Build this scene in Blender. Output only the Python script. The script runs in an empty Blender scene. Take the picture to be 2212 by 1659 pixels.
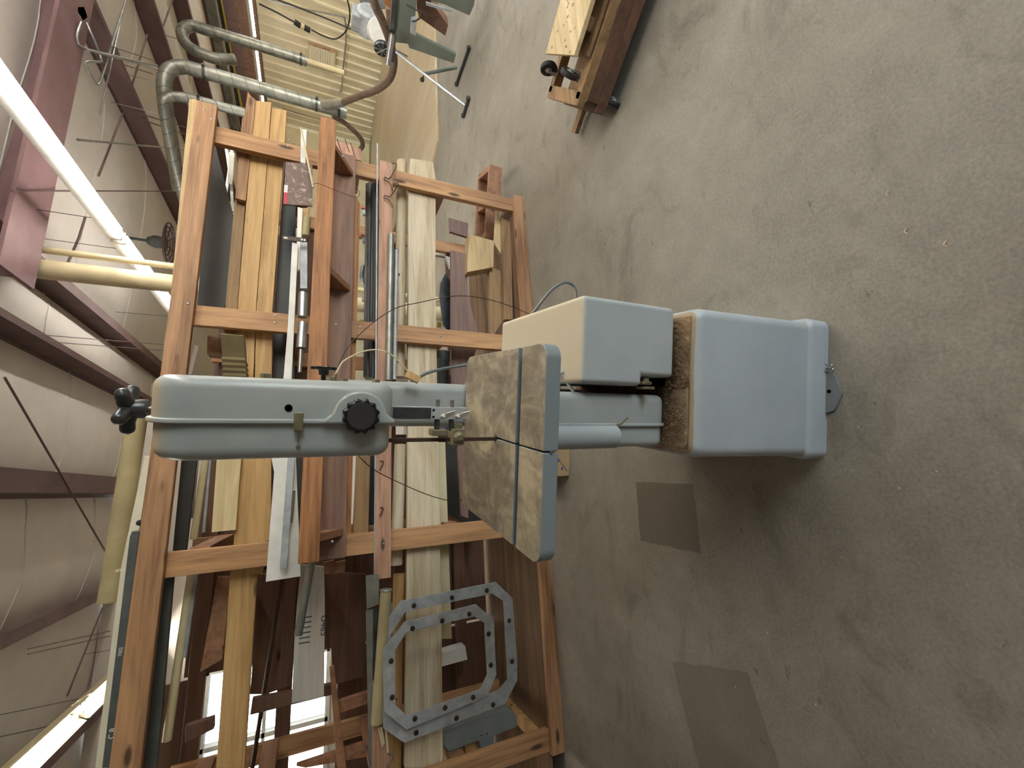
import bpy, bmesh, math, random
from mathutils import Vector, Matrix
random.seed(7)
S = bpy.context.scene
COL = S.collection

# ------------------------------------------------------------ camera, world, exposure
W, HH, CX, CY, FOC = 2212, 1659, 1106.0, 829.5, 918.0
PITCH, ROLL, YAW, EYE = .42975, .04458, .24864, 1.5
_F = Vector((math.sin(YAW)*math.cos(PITCH), math.cos(YAW)*math.cos(PITCH), -math.sin(PITCH)))
_R = Vector((math.cos(YAW), -math.sin(YAW), 0)); _U = _R.cross(_F)
EX = math.cos(ROLL)*(-_U) - math.sin(ROLL)*(-_R)
EY = math.sin(ROLL)*(-_U) + math.cos(ROLL)*(-_R)
CAM = Vector((0, 0, EYE))
cd = bpy.data.cameras.new('camera'); cam = bpy.data.objects.new('camera', cd); COL.objects.link(cam)
cd.sensor_fit = 'HORIZONTAL'; cd.sensor_width = 36; cd.lens = 36*FOC/W; cd.clip_start = .02; cd.clip_end = 200
cam.matrix_world = Matrix.Translation(CAM) @ Matrix((EX, -EY, -_F)).transposed().to_4x4()
S.camera = cam

wd = bpy.data.worlds.new('world'); S.world = wd; wd.use_nodes = True
nt = wd.node_tree; bg = nt.nodes['Background']
sky = nt.nodes.new('ShaderNodeTexSky'); sky.sky_type = 'NISHITA'; sky.sun_disc = False
sky.sun_elevation = math.radians(42); sky.sun_rotation = math.radians(200)
mixw = nt.nodes.new('ShaderNodeMixRGB'); mixw.inputs[0].default_value = .72; mixw.inputs[2].default_value = (.5, .5, .5, 1)
nt.links.new(sky.outputs[0], mixw.inputs[1]); nt.links.new(mixw.outputs[0], bg.inputs[0])
bg.inputs[1].default_value = 5.6
S.view_settings.view_transform = 'Standard'; S.view_settings.look = 'None'
S.view_settings.gamma = 1; S.view_settings.use_curve_mapping = False
S.view_settings.exposure = 0.2
TUBE = 50.0

# ------------------------------------------------------------ place helpers
def ray(x, y): return _F + EX*((x-CX)/FOC) + EY*((y-CY)/FOC)
def atY(x, y, Y): d = ray(x, y); return CAM + d*(Y/d.y)
def atX(x, y, X): d = ray(x, y); return CAM + d*(X/d.x)
def atZ(x, y, z): d = ray(x, y); return CAM + d*((z-EYE)/d.z)

# ------------------------------------------------------------ materials
def lin(c):
    if isinstance(c, str): c = [int(c[i:i+2], 16)/255 for i in (0, 2, 4)]
    return tuple((v/12.92 if v <= .04045 else ((v+.055)/1.055)**2.4) for v in c) + (1,)
class NM:
    def __init__(s, name):
        s.m = bpy.data.materials.new(name); s.m.use_nodes = True; s.t = s.m.node_tree; s.b = s.t.nodes['Principled BSDF']
    def n(s, t, **k):
        o = s.t.nodes.new(t)
        for a, v in k.items(): setattr(o, a, v)
        return o
    def l(s, a, b): s.t.links.new(a, b)
    def coord(s, scale=(1, 1, 1), rnd=True):
        tc = s.n('ShaderNodeTexCoord'); mp = s.n('ShaderNodeMapping'); mp.inputs['Scale'].default_value = scale
        s.l(tc.outputs['Object'], mp.inputs['Vector'])
        if rnd:
            oi = s.n('ShaderNodeObjectInfo'); mu = s.n('ShaderNodeMath', operation='MULTIPLY'); mu.inputs[1].default_value = 37
            s.l(oi.outputs['Random'], mu.inputs[0]); cb = s.n('ShaderNodeCombineXYZ')
            for i in range(3): s.l(mu.outputs[0], cb.inputs[i])
            s.l(cb.outputs[0], mp.inputs['Location'])
        return mp.outputs[0]
    def noise(s, vec, scale, detail=4, rough=.6, dist=0):
        o = s.n('ShaderNodeTexNoise'); o.inputs['Scale'].default_value = scale; o.inputs['Detail'].default_value = detail
        o.inputs['Roughness'].default_value = rough; o.inputs['Distortion'].default_value = dist; s.l(vec, o.inputs['Vector']); return o.outputs['Fac']
    def ramp(s, fac, stops):
        r = s.n('ShaderNodeValToRGB'); e = r.color_ramp.elements
        while len(e) < len(stops): e.new(.5)
        for i, (p, c) in enumerate(stops): e[i].position = p; e[i].color = lin(c) if not isinstance(c, float) else (c, c, c, 1)
        s.l(fac, r.inputs[0]); return r.outputs[0]
    def mix(s, fac, a, b, mode='MIX'):
        m = s.n('ShaderNodeMixRGB', blend_type=mode)
        for i, v in enumerate((fac, a, b)):
            if isinstance(v, (int, float)): m.inputs[i].default_value = v if i == 0 else (v, v, v, 1)
            elif isinstance(v, (tuple, str)): m.inputs[i].default_value = lin(v)
            else: s.l(v, m.inputs[i])
        return m.outputs[0]
    def bump(s, h, st=.3, d=.002):
        b = s.n('ShaderNodeBump'); b.inputs['Strength'].default_value = st; b.inputs['Distance'].default_value = d
        s.l(h, b.inputs['Height']); s.l(b.outputs[0], s.b.inputs['Normal'])
    def col(s, c):
        if isinstance(c, (str, tuple)): s.b.inputs['Base Color'].default_value = lin(c)
        else: s.l(c, s.b.inputs['Base Color'])
    def pr(s, rough=.6, metal=0, spec=None):
        s.b.inputs['Roughness'].default_value = rough; s.b.inputs['Metallic'].default_value = metal
        if spec is not None: s.b.inputs['Specular IOR Level'].default_value = spec

def wood(name, dark, light, axis='x', knots=0, rough=.62, ring=.55, grain=1.0):
    m = NM(name); sc = {'x': (1.2, 26, 26), 'y': (26, 1.2, 26), 'z': (26, 26, 1.2)}[axis]
    v = m.coord(sc); a = m.noise(v, 1.9*grain, 6, .7, .25)
    sc2 = {'x': (.7, 6, 6), 'y': (6, .7, 6), 'z': (6, 6, .7)}[axis]
    v2 = m.coord(sc2); b = m.noise(v2, 1.6, 3, .5, 1.2)
    c1 = m.ramp(a, [(.34, dark), (.56, light)]); c2 = m.ramp(b, [(.35, dark), (.62, light)])
    c = m.mix(ring, c1, c2)
    if knots:
        v3 = m.coord({'x': (2.2, 7, 7), 'y': (7, 2.2, 7), 'z': (7, 7, 2.2)}[axis])
        vo = m.n('ShaderNodeTexVoronoi'); vo.inputs['Scale'].default_value = 1.3; m.l(v3, vo.inputs['Vector'])
        k = m.ramp(vo.outputs['Distance'], [(.0, 1.0), (.10*knots, .8), (.17*knots, 0.0)])
        c = m.mix(k, c, tuple(x*.38 for x in (int(dark[i:i+2], 16)/255 for i in (0, 2, 4))))
    m.col(c); m.pr(rough); m.bump(a, .25, .001); return m.m

def paint(name, c1, c2=None, scale=6, rough=.5, metal=0, dust=None, dusty=(.55, .8), spec=None, bump=0, detail=5):
    m = NM(name); v = m.coord((1, 1, 1)); f = m.noise(v, scale, detail, .62)
    c = m.ramp(f, [(.32, c1), (.68, c2 or c1)])
    if dust:
        g = m.n('ShaderNodeNewGeometry'); sp = m.n('ShaderNodeSeparateXYZ'); m.l(g.outputs['Normal'], sp.inputs[0])
        f2 = m.noise(v, scale*2.3, 6, .7); ad = m.n('ShaderNodeMath', operation='MULTIPLY_ADD'); ad.inputs[1].default_value = .35
        m.l(f2, ad.inputs[0]); m.l(sp.outputs[2], ad.inputs[2])
        k = m.ramp(ad.outputs[0], [(dusty[0], 0.0), (dusty[1], .92)]); c = m.mix(k, c, dust)
        rr = m.n('ShaderNodeMapRange'); rr.inputs[3].default_value = rough; rr.inputs[4].default_value = .9
        m.l(k, rr.inputs[0]); m.pr(rough, metal, spec); m.l(rr.outputs[0], m.b.inputs['Roughness'])
    else: m.pr(rough, metal, spec)
    m.col(c)
    if bump: m.bump(f, bump, .002)
    return m.m
def emit(name, c, st):
    m = NM(name); m.col(c); m.b.inputs['Emission Color'].default_value = lin(c); m.b.inputs['Emission Strength'].default_value = st; return m.m

M = {}
M['fir'] = wood('fir_lumber', '734f33', 'b88e68', 'x', 1)
M['fir_post'] = wood('fir_post', '7f583a', 'c3976b', 'z', 1)
M['fir_arm'] = wood('fir_arm', '6f4936', '9c7355', 'y', .8)
M['redwood'] = wood('red_fir', '6c4425', 'b07a4c', 'x', 0, ring=.2, grain=.8)
M['pinkwood'] = wood('pink_fir', '835a45', 'c49a80', 'x', .8)
M['brownwood'] = wood('brown_board', '60463a', '8a6958', 'x', 0)
M['yellow'] = wood('yellow_pine', '94703f', 'c7a26c', 'x', 1)
M['paleyellow'] = wood('pale_pine', 'b39a6c', 'dccaa0', 'x', .7)
M['poplar'] = wood('poplar_board', '9f8766', 'd8ccb0', 'x', 0, ring=.6)
M['ply'] = wood('plywood', '9c8258', 'c7ad80', 'x', 0)
M['darkply'] = wood('dark_plywood', '51402f', '86684c', 'x', 0, ring=.8)
M['purple'] = wood('walnut_board', '5c4741', '83685f', 'x', 0)
M['oldwood'] = wood('weathered_wood', '6b5138', 'a08058', 'x', 0)
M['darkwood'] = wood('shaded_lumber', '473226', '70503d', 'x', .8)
M['saw'] = paint('machine_enamel', '929998', 'a5acaa', 3, .3, dust='b7a688', dusty=(.75, 1.2), spec=.5)
M['sawbase'] = paint('base_enamel', '9aa2a6', 'acb4b7', 2.2, .42, dust='9c8767', dusty=(.9, 1.2))
M['sawbox'] = paint('box_enamel', '9aa2a5', 'acb3b4', 2.2, .48, dust='cdbfa2', dusty=(.45, .9))
M['iron'] = paint('cast_iron_top', '6d6252', '94866c', 9, .6, dust='b09c78', dusty=(1.13, 1.26))
M['ironside'] = paint('table_side_enamel', '6a7273', '797f80', 4, .5)
M['black'] = paint('black_plastic', '0b0b0c', '151515', 5, .3)
M['hole'] = paint('black_hole', '020202', '030303', 5, 1.0, spec=0.0)
M['darkmetal'] = paint('dark_cast_metal', '3b3e40', '55585a', 12, .32, .6)
M['steel'] = paint('bare_steel', '8f9092', 'b3b3b1', 10, .35, .85)
M['galv'] = paint('galvanised_steel', '767974', 'a0a29b', 8, .45, .7, dust='8f8368', dusty=(.6, 1.1))
M['alu'] = paint('aluminium', 'a7abae', 'cfd0cf', 9, .38, .75)
M['alum_dull'] = paint('dull_aluminium', '8d9294', 'b3b7b9', 14, .5, .2)
M['whitepaint'] = paint('white_paint', 'd2cfc8', 'e9e6de', 8, .5)
M['rod'] = paint('brown_steel', '33261f', '4b372e', 6, .5, .3)
M['brass'] = paint('olive_casting', '6d6750', '8e8870', 14, .4, .5, dust='b1a27d', dusty=(.8, 1.2))
M['cream'] = paint('cream_paint', 'c2b58e', 'd3c7a4', 5, .55)
M['beam'] = paint('primer_beam', '5a4442', '6d5452', 3, .6)
M['mauve'] = paint('mauve_beam', '7b5e60', '8d7072', 3, .6)
M['insul'] = paint('insulation_sheet', 'd2cac2', 'ded7ce', 2.0, .65, bump=.15)
M['cardtube'] = paint('cardboard_tube', '998c68', 'b1a47e', 5, .8)
M['drywall'] = paint('cream_sheet', 'd3cdb8', 'e0dac6', 4, .7)
M['slate'] = paint('slate_sheet', '454a4a', '585d5c', 8, .8)
M['greengray'] = paint('machine_greengrey', '5f675e', '6d756b', 4, .5)
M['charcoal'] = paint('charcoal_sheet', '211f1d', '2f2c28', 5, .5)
M['hose'] = paint('brown_hose', '4f3e33', '6b5646', 20, .6)
M['printed'] = wood('printed_grey_timber', 'a8a39a', 'cdc8be', 'x', 0)
M['rust'] = None
M['red'] = paint('red_clamp', 'a5342c', 'bd4438', 8, .4)
M['yellowpaint'] = paint('yellow_clamp', 'b8a330', 'd0bb40', 8, .5)
M['rubber'] = paint('black_rubber', '1d1c1b', '2d2b29', 8, .7)
M['greycable'] = paint('grey_cable', '4f5758', '646c6c', 8, .5, dust='98907c', dusty=(.6, 1.1))
M['card'] = paint('cardboard', 'a08563', 'b39872', 6, .85)
M['ink'] = paint('blue_ink', '4a4a66', '55557a', 6, .8)
M['black_ink'] = paint('black_ink', '2b2b2b', '3b3b3b', 6, .8)
M['chalk'] = paint('chalk_ink', 'd8d8d0', 'e8e8e0', 6, .8)
M['redprint'] = paint('red_label', 'b33346', 'c64355', 6, .6)
M['sticker'] = paint('white_label', 'd8d6d2', 'e6e4e0', 6, .6)
M['sawdust'] = None
M['tube'] = emit('fluorescent_tube', 'fffaf2', TUBE)
M['stain'] = None

def m_floor():
    m = NM('concrete_floor'); v = m.coord((1, 1, 1), False)
    a = m.noise(v, 1.1, 7, .62, .3); b = m.noise(v, 7, 8, .72, .2); c = m.noise(v, 95, 3, .7)
    base = m.ramp(a, [(.32, '655f53'), (.5, '827c70'), (.66, '9c978c')])
    base = m.mix(.45, base, m.ramp(b, [(.3, '69635a'), (.55, '8b8579'), (.75, 'a8a296')]))
    base = m.mix(.22, base, m.ramp(c, [(.3, '5c564a'), (.7, 'b9b3a2')]))
    v2 = m.coord((.9, 1.6, 1), False); d = m.noise(v2, 2.7, 6, .7, .8)
    base = m.mix(m.ramp(d, [(.54, 0.0), (.72, .5)]), base, '4a4438')
    d2 = m.noise(v2, 14, 4, .65, .3)
    base = m.mix(m.ramp(d2, [(.66, 0.0), (.72, .55)]), base, '423c32')
    # old machine footprints left on the concrete
    geo = m.n('ShaderNodeNewGeometry')
    wob = m.noise(v, 9, 4, .6)
    def rect(x, y, hx, hy, rot, st, col, prev):
        mp = m.n('ShaderNodeMapping', vector_type='TEXTURE'); mp.inputs['Location'].default_value = (x, y, 0); mp.inputs['Rotation'].default_value = (0, 0, rot)
        mp.inputs['Scale'].default_value = (hx, hy, 1)
        m.l(geo.outputs['Position'], mp.inputs['Vector']); s2 = m.n('ShaderNodeSeparateXYZ'); m.l(mp.outputs[0], s2.inputs[0])
        ax = m.n('ShaderNodeMath', operation='ABSOLUTE'); m.l(s2.outputs[0], ax.inputs[0]); ay = m.n('ShaderNodeMath', operation='ABSOLUTE'); m.l(s2.outputs[1], ay.inputs[0])
        mx = m.n('ShaderNodeMath', operation='MAXIMUM'); m.l(ax.outputs[0], mx.inputs[0]); m.l(ay.outputs[0], mx.inputs[1])
        aa = m.n('ShaderNodeMath', operation='MULTIPLY_ADD'); aa.inputs[1].default_value = .12; m.l(wob, aa.inputs[0]); m.l(mx.outputs[0], aa.inputs[2])
        k = m.ramp(aa.outputs[0], [(.98, st), (1.06, 0.0)]); return m.mix(k, prev, col)
    base = rect(-.19, 1.59, .155, .2, -.05, .62, '4c4334', base)
    base = rect(-1.02, 1.42, .26, .22, .22, .42, '4c4334', base)
    m.col(base)
    m.pr(.5); rr = m.n('ShaderNodeMapRange'); rr.inputs[3].default_value = .38; rr.inputs[4].default_value = .7; m.l(b, rr.inputs[0]); m.l(rr.outputs[0], m.b.inputs['Roughness'])
    m.bump(c, .12, .001); return m.m
M['floor'] = m_floor()
def m_rust():
    m = NM('mottled_brown_laminate'); v = m.coord((1, 1, 1)); a = m.noise(v, 26, 6, .7, 1.0)
    m.col(m.ramp(a, [(.46, '6e5850'), (.58, '7d675d'), (.62, 'b7a99c')])); m.pr(.6); return m.m
M['rust'] = m_rust()
def m_dust():
    m = NM('sawdust_pile'); v = m.coord((1, 1, 1)); a = m.noise(v, 60, 6, .75); b = m.noise(v, 7, 3, .6)
    m.col(m.mix(.5, m.ramp(a, [(.3, '4b3c2c'), (.7, '93795a')]), m.ramp(b, [(.35, '54452f'), (.6, 'a38763')]))); m.pr(.95); m.bump(a, .8, .004); return m.m
M['sawdust'] = m_dust()
def m_rib():
    m = NM('tan_metal_wall'); v = m.coord((1, 1, 1), False); a = m.noise(v, 1.5, 5, .6)
    m.col(m.ramp(a, [(.3, 'c6bc9c'), (.7, 'dad2b6')])); m.pr(.5); return m.m
M['wall'] = m_rib()
def m_deck():
    m = NM('plywood_deck'); v = m.coord((5, .8, 1), False); a = m.noise(v, 1.2, 6, .6, .5); b = m.noise(m.coord((.6, .25, 1), False), 1.4, 3, .5)
    m.col(m.mix(.5, m.ramp(a, [(.3, 'a08d6c'), (.7, 'c9b898')]), m.ramp(b, [(.4, 'a8946a'), (.6, 'c4b8a6')]))); m.pr(.35); return m.m
M['deck'] = m_deck()

# ------------------------------------------------------------ mesh builder
class MB:
    def __init__(s): s.v = []; s.f = []
    def add(s, vs, fs):
        o = len(s.v); s.v += [Vector(x) for x in vs]; s.f += [[i+o for i in f] for f in fs]; return s
    def box(s, x0, x1, y0, y1, z0, z1):
        if x0 > x1: x0, x1 = x1, x0
        if y0 > y1: y0, y1 = y1, y0
        if z0 > z1: z0, z1 = z1, z0
        return s.add([(x0,y0,z0),(x1,y0,z0),(x1,y1,z0),(x0,y1,z0),(x0,y0,z1),(x1,y0,z1),(x1,y1,z1),(x0,y1,z1)],
                     [(0,3,2,1),(4,5,6,7),(0,1,5,4),(1,2,6,5),(2,3,7,6),(3,0,4,7)])
    def prism(s, poly, vec):
        vec = Vector(vec); n = len(poly); p = [Vector(q) for q in poly]
        return s.add(p+[q+vec for q in p], [list(range(n))[::-1], list(range(n, 2*n))]+[(i, (i+1) % n, n+(i+1) % n, n+i) for i in range(n)])
    def ring(s, outer, inner, vec):      # flat plate with a hole, same vertex count
        vec = Vector(vec); n = len(outer); o = [Vector(q) for q in outer]; i_ = [Vector(q) for q in inner]
        vs = o+i_+[q+vec for q in o]+[q+vec for q in i_]; fs = []
        for k in range(n):
            j = (k+1) % n
            fs += [(k, n+k, n+j, j), (2*n+k, 2*n+j, 3*n+j, 3*n+k), (k, j, 2*n+j, 2*n+k), (n+k, 3*n+k, 3*n+j, n+j)]
        return s.add(vs, fs)
    def tube(s, pts, r, seg=12, caps=True, closed=False):
        pts = [Vector(p) for p in pts]; n = len(pts); rs = r if isinstance(r, (list, tuple)) else [r]*n
        vs = []; up = None
        for i, p in enumerate(pts):
            if closed: t = (pts[(i+1) % n]-pts[i-1])
            else: t = pts[min(i+1, n-1)]-pts[max(i-1, 0)]
            t.normalize()
            if up is None: up = t.orthogonal().normalized()
            else:
                up = up - t*up.dot(t); up.normalize()
            w = t.cross(up)
            for k in range(seg):
                a = 2*math.pi*k/seg; vs.append(p+(up*math.cos(a)+w*math.sin(a))*rs[i])
        fs = []
        for i in range(n if closed else n-1):
            j = (i+1) % n
            for k in range(seg):
                l = (k+1) % seg; fs.append((i*seg+k, i*seg+l, j*seg+l, j*seg+k))
        if caps and not closed: fs += [list(range(seg))[::-1], [(n-1)*seg+k for k in range(seg)]]
        return s.add(vs, fs)
    def lathe(s, prof, origin, axis, seg=24):   # prof [(r, t)] along the axis
        o = Vector(origin); t = Vector(axis).normalized(); u = t.orthogonal().normalized(); w = t.cross(u); vs = []; fs = []
        for r, h in prof:
            for k in range(seg):
                a = 2*math.pi*k/seg; vs.append(o+t*h+(u*math.cos(a)+w*math.sin(a))*max(r, .0001))
        n = len(prof)
        for i in range(n-1):
            for k in range(seg):
                l = (k+1) % seg; fs.append((i*seg+k, i*seg+l, (i+1)*seg+l, (i+1)*seg+k))
        fs += [list(range(seg))[::-1], [(n-1)*seg+k for k in range(seg)]]
        return s.add(vs, fs)
    def strip(s, pts, w, th):             # flat band along pts: w and th are vectors
        w = Vector(w); th = Vector(th); vs = []; n = len(pts)
        for p in pts:
            p = Vector(p); vs += [p-w/2, p+w/2, p+w/2+th, p-w/2+th]
        fs = [(0, 1, 2, 3), tuple(4*(n-1)+k for k in (3, 2, 1, 0))]
        for i in range(n-1):
            for k in range(4):
                l = (k+1) % 4; fs.append((4*i+k, 4*(i+1)+k, 4*(i+1)+l, 4*i+l))
        return s.add(vs, fs)

def roundpoly(pts, r, seg=6):
    out = []; n = len(pts); rs = r if isinstance(r, (list, tuple)) else [r]*n
    for i in range(n):
        p = Vector(pts[i]); a = Vector(pts[i-1])-p; b = Vector(pts[(i+1) % n])-p; rr = min(rs[i], a.length*.49, b.length*.49)
        if rr < 1e-5: out.append(p); continue
        a.normalize(); b.normalize(); ang = a.angle(b); 
        q = rr; rad = q*math.tan(ang/2)
        c = p+(a+b).normalized()*(math.hypot(q, rad)); s0 = p+a*q-c; e0 = p+b*q-c
        tot = s0.angle(e0)
        for k in range(seg+1):
            t = k/seg
            if tot < 1e-4: out.append(p+a*q); continue
            out.append(c+(s0*math.sin((1-t)*tot)+e0*math.sin(t*tot))/math.sin(tot))
    return out

def bez(pts, n=8):                        # smooth curve through the points
    P = [Vector(p) for p in pts]; P = [P[0]*2-P[1]]+P+[P[-1]*2-P[-2]]; out = []
    for i in range(1, len(P)-2):
        for k in range(n):
            t = k/n; a, b, c, d = P[i-1:i+3]
            out.append(.5*((2*b)+(c-a)*t+(2*a-5*b+4*c-d)*t*t+(3*b-a-3*c+d)*t**3))
    out.append(P[-2]); return out

def tag(o, label=None, cat=None, group=None, kind=None):
    if label: o['label'] = label
    if cat: o['category'] = cat
    if group: o['group'] = group
    if kind: o['kind'] = kind
    return o
WM = {}
def empty(name, loc, rz=0, label=None, cat=None, group=None, parent=None, local=False):
    o = bpy.data.objects.new(name, None); COL.objects.link(o); o.location = loc; o.rotation_euler = (0, 0, rz); o.empty_display_size = .05
    mw = Matrix.Translation(Vector(loc)) @ Matrix.Rotation(rz, 4, 'Z')
    WM[o.name] = mw; tag(o, label, cat, group); return o
def obj(name, mb, mat, parent=None, bevel=0, smooth=False, local=False, label=None, cat=None, group=None, kind=None, seg=2):
    """mesh in world coordinates (local=True: in the parent's frame); origin at the base centre of its box"""
    vs = mb.v
    if parent is not None and not local:
        inv = WM[parent.name].inverted(); vs = [inv @ v for v in vs]
    lo = Vector([min(v[i] for v in vs) for i in range(3)]); hi = Vector([max(v[i] for v in vs) for i in range(3)])
    c = Vector(((lo.x+hi.x)/2, (lo.y+hi.y)/2, lo.z)); me = bpy.data.meshes.new(name)
    me.from_pydata([v-c for v in vs], [], mb.f); me.update()
    bm = bmesh.new(); bm.from_mesh(me); bmesh.ops.recalc_face_normals(bm, faces=bm.faces); bm.to_mesh(me); bm.free()
    me.materials.append(mat if not isinstance(mat, str) else M[mat])
    o = bpy.data.objects.new(name, me); COL.objects.link(o); o.location = c
    if parent is not None:
        o.parent = parent; WM[o.name] = WM[parent.name] @ Matrix.Translation(c)
    else: WM[o.name] = Matrix.Translation(c)
    if smooth:
        for p in me.polygons: p.use_smooth = True
        try: me.set_sharp_from_angle(angle=math.radians(40))
        except Exception: pass
    if bevel:
        b = o.modifiers.new('bevel', 'BEVEL'); b.width = bevel; b.segments = seg; b.limit_method = 'ANGLE'; b.angle_limit = math.radians(35)
        if seg > 2:
            for p in me.polygons: p.use_smooth = True
            w = o.modifiers.new('wn', 'WEIGHTED_NORMAL'); w.keep_sharp = True
    return tag(o, label, cat, group, kind)
def slab(name, px, Y, t, mat, label=None, cat=None, group=None, parent=None, bevel=.002, **k):
    """board whose front face has the given picture corners on the plane y = Y, thickness t away from the camera"""
    mb = MB(); mb.prism([atY(x, y, Y) for x, y in px], (0, t, 0))
    return obj(name, mb, mat, parent, bevel, label=label, cat=cat, group=group, **k)
def rod(name, a, b, Y, r, mat, label=None, cat=None, group=None, parent=None, seg=14, Y2=None, **k):
    mb = MB(); mb.tube([atY(*a, Y), atY(*b, Y2 or Y)], r, seg); return obj(name, mb, mat, parent, smooth=True, label=label, cat=cat, group=group, **k)
def struct(name, mb, mat, **k): return obj(name, mb, mat, kind='structure', **k)

# ------------------------------------------------------------ setting
mb = MB(); mb.box(-9, 17, -9, 16, -.2, 0); struct('floor', mb, 'floor')
# ceiling: insulation sheets sagging between the purlins, which run away from the camera (along y)
PX = [-8.4, -6.0, -4.3, -2.6, -1.13, .17, 1.56, 2.18, 5.3, 7.0, 8.6, 10.5, 12.4, 15.5]
PW = {-2.6: .22, -1.13: .12, .17: .20, 2.18: .10}
mb = MB(); xs = []
for i in range(len(PX)-1):
    for k in range(10):
        t = k/10; xs.append((PX[i]+(PX[i+1]-PX[i])*t, 4.1-.09*math.sin(math.pi*t)**.7 if t > 0 else 4.1))
xs.append((PX[-1], 4.1)); ys = [-9, 16]
vs = [(x, y, z) for y in ys for x, z in xs]+[(x, y, 4.3) for y in ys for x, z in (xs[0], xs[-1])]
n = len(xs); fs = [(i, i+1, n+i+1, n+i) for i in range(n-1)]
fs += [(2*n, 2*n+1, 2*n+3, 2*n+2), tuple(range(n-1, -1, -1))+(2*n, 2*n+1), tuple(n+i for i in range(n))+(2*n+3, 2*n+2), (0, n, 2*n+2, 2*n), (n-1, 2*n+1, 2*n+3, 2*n-1)]
mb.add(vs, fs); ceil = struct('ceiling', mb, 'insul', smooth=True)
for i in range(4, 10):                # white seams of the insulation sheets
    for y in (3.1, 4.2, 5.6, 7.1, 8.8, 10.5):
        y += .37*(i % 3); q = [(PX[i]+(PX[i+1]-PX[i])*k/12, y+.03*math.sin(k*.8+i), 4.098-.09*max(0, math.sin(math.pi*k/12))**.7) for k in range(13)]
        sm = MB(); sm.tube(q, .006, 5); obj('seam', sm, 'whitepaint', ceil)
for i, x in enumerate(PX[1:-1]):
    mb = MB(); w = PW.get(x, .06)
    mb.box(x-.006, x+.006, -9, 15.9, 3.86, 4.09); mb.box(x-.006, x+w, -9, 15.9, 3.85, 3.862); mb.box(x-.07, x+.006, -9, 15.9, 4.085, 4.1)
    obj('trim_%d' % (i+2), mb, 'beam', kind='structure')
mb = MB(); mb.box(1.9, 12.9, 4.38, 4.86, 3.80, 3.83); mb.box(1.9, 12.9, 4.61, 4.63, 3.83, 4.04)
obj('trim_20', mb, 'mauve', kind='structure')

# right wall: ribbed sheet metal (ribs upright), header and posts above it
def ribwall(axis, pos, a0, a1, z0, z1, pitch=.3):
    mb = MB(); prof = []; a = a0
    while a < a1:
        prof += [(a, 0), (a+pitch*.62, 0), (a+pitch*.70, .035), (a+pitch*.92, .035)]; a += pitch
    P = []
    for q, h in prof:
        P.append((pos-h, q) if axis == 'x' else (q, pos-h))
    n = len(P); vs = [(x, y, z0) for x, y in P]+[(x, y, z1) for x, y in P]
    back = [(pos+.1, P[-1][1]), (pos+.1, P[0][1])] if axis == 'x' else [(P[-1][0], pos+.1), (P[0][0], pos+.1)]
    vs += [(x, y, z) for z in (z0, z1) for x, y in back]
    fs = [(i, i+1, n+i+1, n+i) for i in range(n-1)]+[(n-1, 2*n, 2*n+2, 2*n-1), (2*n, 2*n+1, 2*n+3, 2*n+2), (2*n+1, 0, n, 2*n+3)]
    mb.add(vs, fs); return mb
struct('wall_right', ribwall('x', 13.3, -5, 15.9, 0, 3.45), 'wall')
mb = MB(); mb.box(13.05, 13.4, -5, 15.9, 3.45, 4.1); struct('trim_1', mb, 'brownwood')
mb = MB(); mb.box(1.5, 13.2, 15.0, 15.2, 0, 4.0); struct('wall_far', mb, 'wall')
mb = MB(); mb.box(1.4, 1.5, 8.15, 15.2, 0, 4.0); struct('wall_inner', mb, 'wall')
mb = MB(); mb.box(-6.6, 3.2, -5.15, -5, 0, 4.0); mb.box(3.2, 9.5, -5.15, -5, 3.5, 4.0); mb.box(9.5, 13.3, -5.15, -5, 0, 4.0); struct('wall_front', mb, 'insul')
# wall behind the rack, with a window opening on the left
WY = 8.0
wx0, wx1, wz0, wz1 = -4.3, -2.35, 1.15, 2.75
mb = MB(); mb.box(-6.6, wx0, WY, WY+.15, 0, 4.0); mb.box(wx1, 1.5, WY, WY+.15, 0, 4.0); mb.box(wx0, wx1, WY, WY+.15, 0, wz0); mb.box(wx0, wx1, WY, WY+.15, wz1, 4.0)
struct('wall_back', mb, 'insul')
wf = MB(); 
for x0, x1, z0, z1 in ((wx0, wx1, wz0-.02, wz0+.04), (wx0, wx1, wz1-.04, wz1), (wx0, wx0+.05, wz0, wz1), (wx1-.05, wx1, wz0, wz1), (-3.35, -3.29, wz0, wz1), (wx0, wx1, 1.98, 2.02)):
    wf.box(x0, x1, WY-.03, WY+.1, z0, z1)
wo = struct('window_1', wf, 'whitepaint')
mg = NM('window_glass'); mg.b.inputs['Transmission Weight'].default_value = 1; mg.b.inputs['Roughness'].default_value = .02; mg.b.inputs['IOR'].default_value = 1.02
mb = MB(); mb.box(wx0+.05, wx1-.05, WY+.04, WY+.045, wz0+.04, wz1-.04); obj('pane', mb, mg.m, wo)
mb = MB(); mb.box(-6.75, -6.6, -5, 8.15, 0, 4.0); struct('wall_left', mb, 'insul')
# column of cream steel carrying the rafter
mb = MB(); mb.tube([(2.16, 5.0, 0), (2.16, 5.0, 4.08)], .09, 20); mb.tube([(2.33, 4.95, 0), (2.33, 4.95, 4.08)], .03, 12)
obj('trim_21', mb, 'cream', smooth=True, kind='structure')

# plywood sheets laid on the floor by the right wall
mb = MB(); mb.prism([(4.99, 5.2, 0), (13.2, 5.2, 0), (13.2, 14, 0), (6.5, 14, 0), (5.62, 7.0, 0), (4.75, 5.62, 0)], (0, 0, .035))
obj('plywood_or_backing', mb, 'deck', bevel=.004, label='large tan plywood sheets laid flat on the concrete before the ribbed wall', cat='plywood')
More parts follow.
